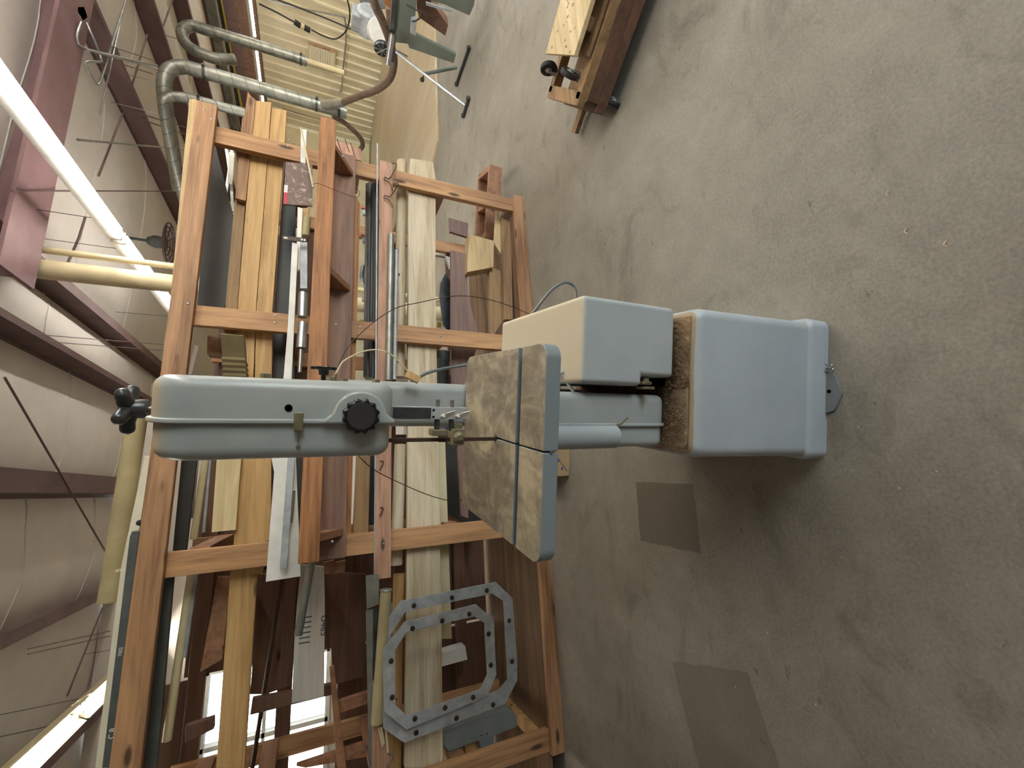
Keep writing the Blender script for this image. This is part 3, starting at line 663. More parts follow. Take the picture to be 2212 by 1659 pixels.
# --- tray: bars, tubes and angle behind the red rail
GT = 'bars lying in the tray behind the red rail'
tr = lambda name, px, Y, t, mat, lab, cat='bar', **k: slab(name, px, Y, t, M[mat] if isinstance(mat, str) else mat, lab, cat, GT, **k)
tr('white_angle', [(631, 523), (644, 527), (630, 820), (612, 820), (622, 700)], 2.56, .04, 'whitepaint', 'white painted square bar standing proud of the tray, right of the saw head')
tr('white_strip', [(643, 447), (654, 450), (648, 583), (640, 583)], 2.62, .02, 'whitepaint', 'short white strip in the tray near the right end')
tr('white_plank', [(612, 985), (639, 985), (650, 1245), (574, 1257), (592, 1020), (585, 985)], 2.64, .02, 'whitepaint', 'long white smudged plank hanging below the saw head towards the left', cat='plank')
tr('aluminium_channel', [(622, 985), (637, 985), (620, 1228), (604, 1228)], 2.58, .03, 'alum_dull', 'grey aluminium channel lying on the white smudged plank')
tr('brown_fir_strip', [(654, 449), (668, 449), (660, 512), (650, 512)], 2.64, .03, 'yellow', 'short fir strip beside the white strip in the tray')
tr('grey_bar', [(648, 523), (664, 523), (664, 623), (648, 623)], 2.60, .04, 'alum_dull', 'grey flat bar end below the slotted bracket')
for k, (a, b, r, m, n_) in enumerate((((665, 470), (660, 510), .02, 'cardtube', 'tan cardboard tube slanting in the tray near the slotted bracket'), ((655, 633), (653, 685), .026, 'alu', 'fat aluminium cylinder in the tray, nearer the slotted bracket'), ((654, 697), (650, 752), .026, 'alu', 'fat aluminium cylinder in the tray, nearer the saw'), ((650, 755), (647, 805), .011, 'steel', 'thin steel rod emerging from the fat cylinder nearer the saw'), ((632, 600), (624, 820), .007, 'steel', 'thin bright rod along the white square bar'), ((633, 1060), (626, 1130), .012, 'galv', 'short steel tube below the saw head in the tray'), ((672, 1215), (644, 1372), .02, 'galv', 'mottled steel pipe poking out left of the red rail'))):
    rod('metal_rod', a, b, 2.60, r, M[m], n_, 'rod', GT)
mb = MB(); mb.prism(roundpoly([atY(x, y, 2.55) for x, y in ((609, 509), (662, 514), (662, 523), (610, 518))], .004), (0, .004, 0)); 
t = empty('slotted_bracket', atY(635, 515, 2.55), 0, 'dark slotted steel strap standing out of the tray', 'bracket')
obj('strap', mb, 'rod', t, .001)
for x, y in ((615, 513), (619, 513.5), (652, 517), (658, 518)):
    mb = MB(); mb.lathe([(.006, 0), (.006, .001)], atY(x, y+.5, 2.5499), (0, -1, 0), 10); obj('slot', mb, 'whitepaint', t)
# laminate sheet with label, white strip beside it
t = empty('laminate_offcut', atY(645, 400, 2.68), 0, 'mottled brown offcut with a red and white sticker above the red rail', 'offcut')
slab('sheet', [(617, 349), (675, 355), (675, 445), (612, 441)], 2.66, .012, M['rust'], parent=t, bevel=.001)
slab('sticker', [(614, 399), (622, 400), (621, 416), (613, 415)], 2.658, .0015, M['sticker'], parent=t, bevel=0)
slab('sticker', [(613, 415), (621, 416), (620, 441), (612, 440)], 2.658, .0015, M['redprint'], parent=t, bevel=0)
slab('white_batten', [(650, 278), (663, 280), (660, 353), (649, 351)], 2.70, .02, M['whitepaint'], 'white batten end standing above the mottled offcut', 'batten')
rod('cream_stick', (650, 277), (677, 405), 2.6, .006, M['cream'], 'thin cream stick slanting across the mottled offcut down to the red rail', 'stick')
mb = MB(); mb.tube(bez([atY(676, 400, 2.55), atY(678, 396, 2.45), atY(690, 397, 2.44), atY(722, 410, 2.445), atY(760, 424, 2.7), atY(772, 426, 2.72), atY(777, 418, 2.73), atY(770, 408, 2.73), atY(745, 400, 2.72)], 8), .0016, 6)
obj('iron_wire', mb, 'rod', label='thin iron wire looped round the red rail near the mottled offcut', cat='wire', smooth=True)
# --- boards in the middle bay behind the fascia
GM = 'boards in the middle bay'
board([(762, 410), (778, 440), (757, 1180), (744, 1180)], 2.81, .03, 'redwood', 'red-brown board with a split rounded end just below the brown fascia', GM)
board([(700, 308), (717, 318), (716, 300), (742, 308), (780, 322), (782, 348), (722, 330), (700, 326)], 2.9, .4, 'pinkwood', 'notched pink fir block at the right end of the middle bay', name='wood_block', cat='wood block')
for k, (x, y) in enumerate(((728, 300), (745, 300), (757, 308))):
    rod('hook_wire', (x, y), (x+10, y+30), 2.9, .003, M['rod'], 'bent wire in the notched fir block, ' + ['nearest the red rail', 'middle one', 'farthest from the red rail'][k], 'wire', 'wires in the notched block')
rod('black_pipe', (799, 400), (795, 815), 3.0, .032, M['charcoal'], 'long black pipe lying behind the pink front rail', 'pipe')
rod('black_pipe', (812, 380), (806, 815), 2.9, .025, M['charcoal'], 'black pipe beside the long one behind the pink front rail', 'pipe')
mb = MB(); mb.tube(bez([atY(785, 575, 3.1), atY(782, 600, 3.05), atY(792, 630, 3.0), atY(797, 720, 3.0), atY(790, 770, 3.0)], 6), .016, 8)
obj('bent_bracket', mb, 'darkmetal', label='bent dark steel hook among the black pipes', cat='bracket', smooth=True)
# clamps standing on the far side, seen through the gap
for k, y in enumerate((440, 500)):
    t = empty('bar_clamp', atY(793, y, 3.3), 0, 'red and white bar clamp behind the fascia gap, ' + ['nearer the right end of the rack', 'nearer the saw'][k], 'clamp', 'clamps hanging behind the rack')
    rod('bar', (793, y-45), (792, y+5), 3.3, .007, M['whitepaint'], parent=t)
    slab('jaw', [(781, y+5), (799, y+9), (799, y+14), (781, y+9)], 3.28, .02, M['red'], parent=t)
    slab('block', [(783, y+10), (797, y+14), (798, y+26), (784, y+22)], 3.29, .03, M['alum_dull'], parent=t)
for k, (x, y, m) in enumerate(((778, 585, 'yellowpaint'), (782, 640, 'whitepaint'), (778, 690, 'yellowpaint'), (795, 700, 'yellowpaint'), (792, 790, 'yellowpaint'), (944, 695, 'yellowpaint'), (944, 710, 'yellowpaint'))):
    slab('clamp_block', [(x, y), (x+9, y+1), (x+9, y+11), (x, y+10)], 3.4, .02, M[m], 'small bright block seen through the rack gaps at place %s' % ['below the fascia split board', 'between the dark pipes', 'beside the second post', 'behind the black pipes', 'near the saw column', 'right of the pale poplar', 'next to the walnut board'][k], 'clamp', 'clamp pads seen through the rack')
# --- front rail: hooks, conduit, strip
rod('thin_steel_strip', (815, 310), (809, 1250), 2.73, .006, M['alum_dull'], 'thin grey steel strip running along the top of the pink front rail', 'strip', seg=4)
rod('conduit', (845, 507), (839, 822), 2.665, .021, M['galv'], 'fat galvanised pipe hung on the front rail, right of the saw column', 'pipe', 'pipes hung on the front rail')
rod('conduit', (857, 540), (852, 820), 2.675, .013, M['alum_dull'], 'thin grey pipe under the fat galvanised one on the front rail', 'pipe', 'pipes hung on the front rail')
for k, (pts) in enumerate(([(846, 352), (856, 357), (842, 385), (832, 383), (830, 388), (838, 392), (846, 402), (848, 412)], [(851, 395), (860, 398), (843, 424), (832, 422), (830, 427), (838, 430), (846, 440), (849, 448)], [(850, 537), (860, 539), (858, 548)], [(852, 591), (863, 592), (858, 598)], [(848, 778), (860, 778), (856, 784)], [(822, 996), (828, 998), (820, 1016)], [(822, 1097), (828, 1099), (820, 1115)], [(845, 1403), (856, 1396)], [(845, 1505), (858, 1512)])):
    mb = MB(); P = [atY(x, y, 2.70 if i else 2.72) for i, (x, y) in enumerate(pts)]; mb.tube(bez(P, 5) if len(P) > 2 else P, .0038, 6)
    obj('wire_hook', mb, 'rod', label='bent brown wire hook on the front rail, ' + ['nearest the right end of the rack', 'second from the right end', 'at the free end of the galvanised pipe', 'third one along the galvanised pipe', 'at the pipe end by the saw', 'just left of the saw head', 'farther left of the saw head', 'on the upper left of the octagon frames', 'on the lower left of the octagon frames'][k], cat='hook', group='wire hooks on the front rail', smooth=True)
# --- lower bay
board([(887, 342), (935, 350), (941, 380), (941, 640), (951, 1200), (954, 1320), (957, 1659), (874, 1659), (879, 1200), (882, 640), (882, 400)], 2.81, .045, 'poplar', 'long wide pale poplar plank across the lower bay behind the posts', 'boards in the lower bay')
rod('pale_roll', (868, 350), (862, 815), 2.90, .038, M['poplar'], 'pale round timber pole lying above the poplar plank right of the saw', 'pole')
rod('pale_roll', (865, 960), (856, 1220), 2.88, .038, M['poplar'], 'pale round timber pole lying above the poplar plank left of the saw', 'pole')
rod('pale_roll', (862, 1240), (852, 1659), 2.88, .036, M['yellow'], 'tan round pole passing behind the octagon frames', 'pole')
board([(943, 955), (962, 955), (976, 1380), (948, 1380)], 2.87, .03, 'cream', 'cream painted board lying below the poplar plank left of the saw', 'boards in the lower bay')
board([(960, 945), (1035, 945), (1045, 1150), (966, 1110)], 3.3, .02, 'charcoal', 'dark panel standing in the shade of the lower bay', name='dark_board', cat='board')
board([(974, 540), (1006, 548), (1012, 640), (1036, 735), (1003, 830), (975, 830)], 2.92, .03, 'purple', 'walnut board with a tapering end leaning in the lower bay right of the table', 'boards in the lower bay')
board([(988, 950), (1010, 950), (1012, 1120), (997, 1115)], 2.9, .03, 'purple', 'walnut board end showing above the saw table edge', 'boards in the lower bay')
board([(970, 470), (1012, 482), (1010, 512), (972, 500)], 3.45, .03, 'purple', 'short purple-grey board behind the upright crate', 'boards in the lower bay')
board([(1013, 505), (1067, 520), (1066, 577), (1009, 588)], 2.86, .10, 'ply', 'thick tan timber offcut with an angled end under the crate', name='timber_offcut', cat='timber')
board([(1057, 575), (1083, 585), (1088, 690), (1060, 735), (1058, 660)], 2.9, .05, 'oldwood', 'long weathered board on the rack deck below the walnut board', 'boards in the lower bay')
board([(1084, 470), (1104, 480), (1108, 690), (1090, 690)], 2.84, .05, 'oldwood', 'weathered board lying along the bottom rail', 'boards in the lower bay')
board([(1074, 452), (1088, 520), (1102, 545), (1082, 548), (1070, 530)], 2.88, .05, 'paleyellow', 'notched pale offcut beside the crate', name='timber_offcut', cat='timber')
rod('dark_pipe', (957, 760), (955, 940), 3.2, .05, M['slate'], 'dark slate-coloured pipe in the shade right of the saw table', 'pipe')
mb = MB(); mb.prism([atY(x, y, 3.15) for x, y in ((952, 610), (962, 590), (975, 612), (972, 720), (958, 700), (950, 640))], (0, .02, 0)); obj('bent_plate', mb, 'darkmetal', label='bent dark steel plate in the gap beside the walnut board', cat='plate')
mb = MB(); mb.prism([atY(x, y, 3.3) for x, y in ((941, 545), (972, 556), (972, 580), (962, 552), (941, 550))], (0, .03, 0)); obj('pale_offcut', mb, 'whitepaint', label='small whitish offcut in the gap beside the poplar plank', cat='offcut')
# crate
A0_ = Vector((2.56, 2.86, .115)); ux = Vector((-.93, .30, 0)).normalized(); vy = Vector((.35, .93, 0)).normalized()*.30; Lc = .62; hc = .12
A0_ = Vector((2.66, 2.86, .112))
t = empty('wooden_crate', A0_, 0, 'small open reddish wooden crate with a middle divider, sticking out past the right rack post', 'crate')
def cbox(a0, a1, b0, b1, c0, c1, name, mat='fir_arm'):
    mb = MB(); P = lambda a, b, c: A0_+ux*a+vy*b+Vector((0, 0, c))
    mb.prism([P(a0, b0, c0), P(a1, b0, c0), P(a1, b1, c0), P(a0, b1, c0)], (0, 0, c1-c0)); obj(name, mb, M[mat], t, .003)
cbox(0, Lc, 0, .1, 0, hc, 'side_board'); cbox(0, Lc, .9, 1, 0, hc, 'side_board'); cbox(.0, .05, .1, .9, 0, hc, 'end_board'); cbox(Lc-.05, Lc, .1, .9, 0, hc, 'end_board'); cbox(.30, .34, .1, .9, 0, hc*.9, 'divider'); cbox(.34, Lc-.05, .1, .9, 0, .012, 'bottom_board', 'yellow')
# --- octagon frames
def octo(px_o, px_i, Y, bolts, label):
    t = empty('octagon_frame', atY(965, 1420, Y), 0, label, 'metal frame', 'octagonal metal frames hung on the rack')
    mb = MB(); mb.ring([atY(x, y, Y) for x, y in px_o], [atY(x, y, Y) for x, y in px_i], (0, .006, 0)); obj('plate', mb, 'alum_dull', t, .001)
    for x, y in bolts:
        p = atY(x, y, Y); mb = MB(); mb.lathe([(.0135, 0), (.0135, .002), (.009, .0025), (.009, .008), (.005, .0082), (.0048, .003)], p, (0, -1, 0), 18); obj('bolt', mb, 'rod', t)
zz = lambda l: [(780+x/2.865, 1080+y/2.865) for x, y in l]
octo(zz([(245, 625), (833, 507), (937, 607), (967, 985), (967, 1115), (893, 1262), (268, 1503), (138, 1415), (128, 1250), (128, 790)]),
     zz([(275, 692), (812, 580), (880, 625), (900, 985), (905, 1110), (850, 1178), (290, 1395), (205, 1330), (195, 1250), (185, 830)]), 2.66,
     zz([(327, 655), (562, 605), (778, 560), (916, 747), (934, 1000), (817, 1268), (590, 1350), (341, 1440)]), 'larger pale octagonal metal frame with eight bolts, hung behind the smaller one')
octo(zz([(268, 755), (710, 645), (822, 742), (828, 900), (838, 1082), (782, 1215), (280, 1422), (143, 1310), (138, 1150), (135, 925)]),
     zz([(285, 815), (700, 722), (763, 762), (770, 900), (780, 1082), (737, 1172), (285, 1335), (213, 1272), (212, 1150), (212, 930)]), 2.60,
     zz([(319, 795), (502, 748), (669, 706), (789, 829), (802, 1022), (693, 1222), (520, 1286), (333, 1354), (186, 997), (192, 1222)]), 'smaller pale octagonal metal frame with ten bolts, hung in front of the larger one')
# cream pipe and straps at the left end
t = empty('capped_pipe', atY(830, 1275, 2.66), 0, 'dusty cream pipe with a bright open rim, hung left of the rail end', 'pipe')
rod('pipe', (834, 1275), (814, 1562), 2.68, .031, M['cardtube'], parent=t, seg=24)
mb = MB(); a, b = atY(834, 1275, 2.68), atY(814, 1562, 2.68); d_ = (b-a).normalized(); mb.tube([a-d_*.006, a+d_*.004], .034, 24); obj('rim', mb, 'alu', t, .002)
for k, (px, m) in enumerate((([(790, 1243), (819, 1240), (819, 1305), (792, 1316)], 'galv'), ([(790, 1318), (806, 1315), (803, 1659), (797, 1659)], 'galv'), ([(793, 1320), (817, 1312), (812, 1500), (802, 1450)], 'darkmetal'), ([(842, 1300), (848, 1303), (848, 1420), (841, 1380)], 'alum_dull'))):
    slab('metal_strap', px, 2.71+.004*k, .003, M[m], ['wide grey sheet metal strip end standing left of the pink rail end', 'long narrow galvanised strip beside the cream pipe', 'dark steel strip between the galvanised strip and the cream pipe', 'short grey strip right of the bright pipe rim'][k], 'metal strip', 'sheet metal strips at the left end', bevel=0)
for k, (a, b) in enumerate((((817, 1570), (826, 1612)), ((823, 1570), (829, 1606)), ((832, 1560), (838, 1625)))):
    rod('thin_rod', a, b, 2.70, .006, M['cream'], ['thin cream rod end below the capped pipe, nearest the pipe', 'thin cream rod end below the capped pipe, middle one', 'thin cream rod end below the capped pipe, by the octagon frame'][k], 'rod', 'thin rods below the capped pipe')
mb = MB(); mb.tube(bez([atY(838, 1625, 2.7), atY(848, 1630, 2.7), (atY(846, 1642, 2.7)), atY(835, 1655, 2.7)], 6), .006, 8); obj('copper_hook', mb, 'brass', label='brown metal hook under the octagon frames at the left end', cat='hook', smooth=True)
# grey casting, pale stones in the left lower bay
t = empty('grey_casting', atY(1035, 1570, 2.84), 0, 'pale blue-grey painted bracket casting resting low at the left end of the rack', 'casting')
mb = MB(); mb.prism(roundpoly([atY(x, y, 2.84) for x, y in ((957, 1578), (1050, 1545), (1100, 1531), (1116, 1545), (1118, 1570), (1068, 1590), (1066, 1618), (1040, 1625), (1035, 1600), (970, 1625), (957, 1610))], .012), (0, .07, 0)); obj('body', mb, 'ironside', t, .006, seg=3)
for x, y in ((1040, 1588), (1052, 1585)):
    mb = MB(); mb.lathe([(.004, 0), (.004, .001)], atY(x, y, 2.8395), (0, -1, 0), 10); obj('hole', mb, 'hole', t)
for k, (px) in enumerate(([(965, 1620), (1000, 1605), (1005, 1650), (965, 1659)], [(1003, 1605), (1036, 1600), (1038, 1630), (1008, 1640)])):
    slab('wood_offcut', px, 2.93, .1, M['yellow'], ['yellow wood offcut under the grey casting, nearer the poplar plank', 'yellow wood offcut under the grey casting, nearer the floor'][k], 'offcut', 'offcuts under the grey casting', bevel=.01)
board([(955, 1410), (1005, 1395), (1010, 1425), (955, 1440)], 3.45, .1, 'whitepaint', 'white foam block at the back of the left lower bay', name='foam_block', cat='block')
# lumber standing in the left upper dark bay
board([(650, 1220), (700, 1225), (702, 1310), (700, 1505), (630, 1520), (636, 1380), (642, 1300)], 2.95, .04, 'printed', 'pale printed timber with faded stamp lines hanging left of the red rail', name='printed_timber', cat='timber')
po = bpy.data.objects['printed_timber']
def text(body, px, px2, Y, size, mat, parent, ext=.0006):
    """lettering lying on the plane y = Y, baseline from one picture point to the other"""
    a, b = atY(*px, Y), atY(*px2, Y); x = (b-a).normalized(); nrm = Vector((0, -1, 0)); yv = nrm.cross(x)
    cu = bpy.data.curves.new('lettering', 'FONT'); cu.body = body; cu.size = size; cu.extrude = ext; tmp = bpy.data.objects.new('tmp', cu); COL.objects.link(tmp)
    bpy.context.view_layer.update(); me = bpy.data.meshes.new_from_object(tmp.evaluated_get(bpy.context.evaluated_depsgraph_get()))
    bpy.data.objects.remove(tmp); me.materials.append(M[mat]); o = bpy.data.objects.new('lettering', me); COL.objects.link(o)
    w = Matrix((x, yv, nrm)).transposed().to_4x4(); w.translation = a+nrm*.001; inv = WM[parent.name].inverted()
    o.parent = parent; o.matrix_local = inv @ w; return o
text('U465', (694, 1330), (692, 1400), 2.95, .05, 'black_ink', po)
for k in range(6):
    text('IIIIIIIIII', (645+.6*k, 1338+11*k) if False else (674-2*k, 1322+13*k), (677-2*k, 1322+13*k-8), 2.95, .012, 'slate', po) if False else None
    slab('stamp_line', [(650-1*k, 1334+11*k), (674-1*k, 1330+11*k), (674-1*k, 1333+11*k), (650-1*k, 1337+11*k)], 2.9496, .0006, M['slate'], parent=po, bevel=0)
for k, (px, Y, m, lab) in enumerate((
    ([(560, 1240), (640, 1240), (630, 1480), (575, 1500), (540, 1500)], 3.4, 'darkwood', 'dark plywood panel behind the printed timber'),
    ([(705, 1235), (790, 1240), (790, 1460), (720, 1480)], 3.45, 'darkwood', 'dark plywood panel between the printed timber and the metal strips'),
    ([(770, 985), (800, 985), (795, 1190), (760, 1190)], 3.0, 'oldwood', 'brown board in the gap left of the fascia below the saw head'),
    ([(725, 1215), (747, 1210), (745, 1235), (722, 1240)], 2.84, 'fir_arm', 'short fir block end under the fascia left end'),
    ([(700, 1215), (722, 1210), (722, 1240), (700, 1240)], 2.85, 'fir_arm', 'short fir block end under the red rail left end'))):
    board(px, Y, .03, m, lab, name='plywood_board' if k < 2 else 'board', cat='board')
for k, (a, b, c, d) in enumerate((((545, 1510), (720, 1478), (722, 1500), (540, 1545)), ((600, 1480), (640, 1475), (640, 1465), (600, 1470)), ((640, 1655), (790, 1605), (792, 1635), (660, 1659)), ((400, 1570), (462, 1550), (462, 1575), (400, 1605)), ((712, 1445), (722, 1440), (748, 1659), (728, 1659)), ((720, 1520), (795, 1495), (795, 1520), (722, 1545)))):
    if k == 1: continue
    slab('rack_brace', [a, b, c, d], 3.0 if k != 4 else 2.95, .04, M['darkwood'] if k in (0, 3) else M['fir_arm'], 'fir brace at the left end, ' + ['above the bright window', '', 'below the bright window', 'topmost, left of the long fir plank', 'the upright one beside the window', 'between the window and the metal strips'][k], 'brace', 'fir braces at the left end of the rack')
rod('dark_pole', (610, 1240), (545, 1659), 3.2, .012, M['rod'], 'thin dark pole slanting in front of the bright window', 'pole')
# dark backing sheets added behind the rack to stand in for its shade
for x0, x1, z0, z1, lab in ((-.3, 2.15, 1.45, 2.2, 'wide dark backing added to shade the upper bays right of the saw head'),
                            (-1.10, -.32, .12, 2.2, 'tall dark backing added to shade the rack left of the third post'),
                            (-3.9, -1.12, .12, 1.28, 'low dark backing added to shade the rack under the bright window'),
                            (-3.9, -1.12, 2.08, 2.42, 'dark backing added to cover the lit wall above the bright window'),
                            (-.3, .45, .12, 1.1, 'dark backing added to shade the lower bay behind the saw table')):
    mb = MB(); mb.box(x0, x1, 3.70, 3.72, z0, z1); obj('plywood_or_backing', mb, 'darkwood', label=lab, cat='plywood', group='dark backing added behind the rack', bevel=.002)
# --- things on top of the rack
rod('cardboard_tube', (300, 880), (235, 1300), 3.08, .047, M['cardtube'], 'long tan cardboard tube lying on top of the rack, passing behind the tension knob', 'tube', seg=28)
slab('cream_sheet', [(312, 985), (325, 985), (300, 1150), (228, 1659), (205, 1659), (262, 1220)], 2.93, .5, M['drywall'], 'stack edge of cream sheet lying on top of the rack', 'sheet', bevel=.002)
st = slab('slate_sheet', [(285, 1148), (301, 1148), (238, 1659), (220, 1659), (280, 1160)], 2.80, .09, M['slate'], 'dark grey board edge with worn chalky marks on top of the rack', 'board', bevel=.002)
text('8', (262, 1234), (261, 1224), 2.8, .03, 'chalk', st); text('1002', (262, 1418), (265, 1402), 2.8, .02, 'chalk', st); text('C.8', (246, 1595), (249, 1575), 2.8, .03, 'chalk', st); 
mb = MB(); c = atY(303, 1129, 2.78); mb.lathe([(.012, 0), (.014, .004), (.014, .012), (.008, .016)], c, (0, -1, 0), 16); obj('rubber_foot', mb, 'rubber', label='small black rubber knob on the cream sheet above the top rail', cat='knob', smooth=True)
slab('ruler', [(419, 745), (429, 748), (413, 812), (405, 812)], 2.86, .01, M['sticker'], 'white slotted ruler edge under the top rail above the saw head', 'ruler', bevel=0)

# ------------------------------------------------------------ carton on the floor behind the saw
t = empty('cardboard_box', (.0, 2.42, 0), math.radians(-14), 'brown cardboard carton with faint blue print, on the floor behind the saw table', 'box')
mb = MB(); mb.box(.02, .37, -.02, .28, 0, .21); obj('carton', mb, 'card', t, .003, local=True)
for k in range(5):
    a = .06+.05*k; mb = MB(); z = .05+.03*(k % 3)
    mb.prism([(a, -.0205, z), (a+.02, -.0205, z), (a+.02, -.0205, z+.012), (a, -.0205, z+.012)], (0, .0004, 0)); obj('print', mb, 'ink', t, local=True)
mb = MB(); mb.prism([(.05, -.0206, .02), (.058, -.0206, .02), (.25, -.0206, .18), (.242, -.0206, .18)], (0, .0005, 0)); obj('print', mb, 'ink', t, local=True)
# ------------------------------------------------------------ dust pipes behind the rack
def duct(pts, r, name, label, spiral=True, closed_r=None):
    t = empty(name, pts[0], 0, label, 'duct', 'spiral dust ducts behind the rack'); P = bez(pts, 8)
    mb = MB(); mb.tube(P, r, 20); pp = obj('pipe', mb, 'galv', t, smooth=True)
    if spiral:                            # raised seam winding round the pipe
        L = 0; q = []; up = None; ph = 0
        for i in range(len(P)-1):
            d = P[i+1]-P[i]; l = d.length; d.normalize(); n_ = max(2, int(l/.012))
            if up is None: up = d.orthogonal().normalized()
            up = (up-d*up.dot(d)).normalized(); w = d.cross(up)
            for k in range(n_):
                ph += 2*math.pi*(l/n_)/.17; p = P[i]+d*l*k/n_; q.append(p+(up*math.cos(ph)+w*math.sin(ph))*r)
        mb = MB(); mb.tube(q, .0035, 5); obj('seam', mb, 'darkmetal', pp, smooth=True)
    mb = MB(); hp = P[len(P)//3]; mb.tube([hp, (hp.x, hp.y, 4.05)], .006, 6); obj('hanger', mb, 'steel', t)
    return t
def collar(t, p, ax, r, mat='darkmetal'):
    mb = MB(); mb.lathe([(r+.004, -.018), (r+.012, -.016), (r+.012, .016), (r+.004, .018)], p, ax, 20); mb.box(p[0]-.012, p[0]+.012, p[1]-r-.05, p[1]-r, p[2]-.01, p[2]+.01); obj('clamp_collar', mb, mat, t, smooth=True)
t = duct([(4.6, 7.1, 3.52), (4.95, 6.6, 3.52), (5.35, 6.12, 3.53), (5.62, 6.0, 3.50), (5.78, 6.0, 3.36), (5.80, 6.0, 3.15), (5.80, 6.0, 2.2), (5.80, 6.0, 1.25)], .088, 'dust_duct', 'fattest spiral dust duct dropping down with a branch to the brown hose')
for z in (1.68, 1.36, 3.1): collar(t, (5.80, 6.0, z), (0, 0, 1), .088)
mb = MB(); a = Vector((5.80, 6.0, 1.62)); b = atY(742, 222, 5.7); mb.tube([a, a+(b-a)*.5, b], [.07, .06, .05], 16); obj('branch', mb, 'galv', t, smooth=True)
t = duct([(3.9, 7.6, 3.30), (4.4, 6.9, 3.42), (5.05, 6.12, 3.50), (5.22, 6.0, 3.46), (5.30, 6.0, 3.3), (5.31, 6.0, 3.1), (5.31, 6.0, 2.3)], .062, 'dust_duct', 'thin spiral dust duct nearest the rack, ending behind the pine plank ends')
collar(t, (5.31, 6.0, 3.12), (0, 0, 1), .062)
t = duct([(7.3, 7.1, 3.0), (7.15, 7.05, 3.3), (7.2, 7.02, 3.62), (7.42, 7.0, 3.72), (7.6, 7.0, 3.62), (7.62, 7.0, 3.4), (7.64, 7.0, 2.6), (7.64, 7.0, 1.9)], .085, 'dust_duct', 'spiral dust duct hooking over at the top, behind the fattest one, against the tan wall')
collar(t, (7.64, 7.0, 2.0), (0, 0, 1), .085)
mb = MB(); mb.tube([(7.64, 7.0, 1.9), (7.64, 7.0, 1.28)], .05, 14); obj('lower_pipe', mb, 'cream', t, smooth=True)
# brown flexible hoses
mb = MB(); H1 = [atX(742, 221, 5.6), atX(775, 208, 5.45), atX(815, 193, 5.3), atX(842, 170, 5.2), atX(851, 135, 5.15), atX(845, 100, 5.1), atX(828, 50, 5.05), atX(810, 10, 5.0), atX(800, -30, 5.0)]
P = bez(H1, 20); mb.tube(P, [.043+.003*(i % 2) for i in range(len(P))], 12); obj('dust_hose', mb, 'hose', label='thick brown flexible hose curving from the fattest duct down to the green machine', cat='hose')
mb = MB(); H2 = [atX(730, 247, 5.85), atX(722, 252, 5.85), atX(740, 262, 5.85), atX(762, 280, 5.85), atX(780, 300, 5.85), atX(783, 315, 5.85), atX(776, 325, 5.85)]
P = bez(H2, 20); mb.tube(P, [.036+.003*(i % 2) for i in range(len(P))], 12); obj('dust_hose', mb, 'hose', label='short brown flexible hose hanging in an arc below the fattest duct end', cat='hose')

# ------------------------------------------------------------ green machine with its roller stand, right background
ms = empty('woodworking_machine', (5.2, 3.6, 0), 0, 'grey-green machine on splayed sheet metal legs at the picture edge, beyond the roller stand', 'machine')
def xs(name, px, X, t_, mat, parent=None, bevel=.004, **k):
    mb = MB(); mb.prism([atX(x, y, X) for x, y in px], (t_, 0, 0)); return obj(name, mb, M[mat] if isinstance(mat, str) else mat, parent, bevel, **k)
xs('body', [(846, 70), (856, -60), (904, -60), (897, 40), (882, 95), (855, 92)], 5.1, .5, 'greengray', ms)
xs('leg', [(884, 68), (985, 118), (980, 137), (884, 104), (880, 92)], 5.1, .04, 'greengray', ms)
xs('base_panel', [(985, -60), (1032, -60), (1024, 12), (1014, 34), (960, 10), (895, -8), (895, -60)], 5.16, .04, 'greengray', ms)
xs('apron', [(851, 70), (856, 0), (850, -20), (846, 0), (842, 72)], 5.06, .06, 'darkmetal', ms)
xs('fence', [(828, -40), (853, -40), (847, 20), (829, 10)], 5.3, .05, 'redwood', ms)
xs('fence_board', [(833, 20), (847, 22), (842, 62), (836, 60)], 5.35, .05, 'brownwood', ms)
mt = atX(795, 48, 6.0); mb = MB(); mb.lathe([(.10, -.16), (.135, -.13), (.135, .14), (.10, .17)], mt, (.1, -1, .1), 24); mb.box(mt.x-.1, mt.x+.1, mt.y-.1, mt.y+.1, mt.z+.08, mt.z+.2); obj('motor', mb, 'alum_dull', ms, smooth=True)
fp = atX(822, 78, 5.7); mb = MB(); mb.lathe([(.15, 0), (.15, .20), (.11, .24)], fp+Vector((.08, .0, 0)), (.6, .5, .1), 28); obj('fan_cover', mb, 'whitepaint', ms, smooth=True)
fp2 = atX(826, 101, 5.55); mb = MB(); mb.lathe([(.10, 0), (.105, .03), (.10, .05)], fp2, (-1, .1, 0), 28); obj('grille', mb, 'darkmetal', ms, smooth=True)
mb = MB()
for k in range(4):
    mb.tube([fp2+Vector((-.06, .095*math.cos(math.pi*k/4), .095*math.sin(math.pi*k/4))), fp2+Vector((-.06, -.095*math.cos(math.pi*k/4), -.095*math.sin(math.pi*k/4)))], .005, 6)
obj('grille_bars', mb, 'steel', ms)
xs('upper_housing', [(772, -60), (842, -60), (838, 20), (805, 28), (780, 18), (775, 0)], 6.2, .3, 'alum_dull', ms, .03)
xs('support_beam', [(905, -20), (915, -20), (968, 55), (962, 78), (905, 38), (900, 15)], 5.5, .12, 'brownwood', ms)
xs('junction_box', [(888, 48), (900, 46), (898, 78), (886, 72)], 5.0, .08, 'alum_dull', ms)
xs('blue_strip', [(920, 5), (976, 22), (976, 28), (920, 12)], 5.12, .02, M['alum_dull'], ms)
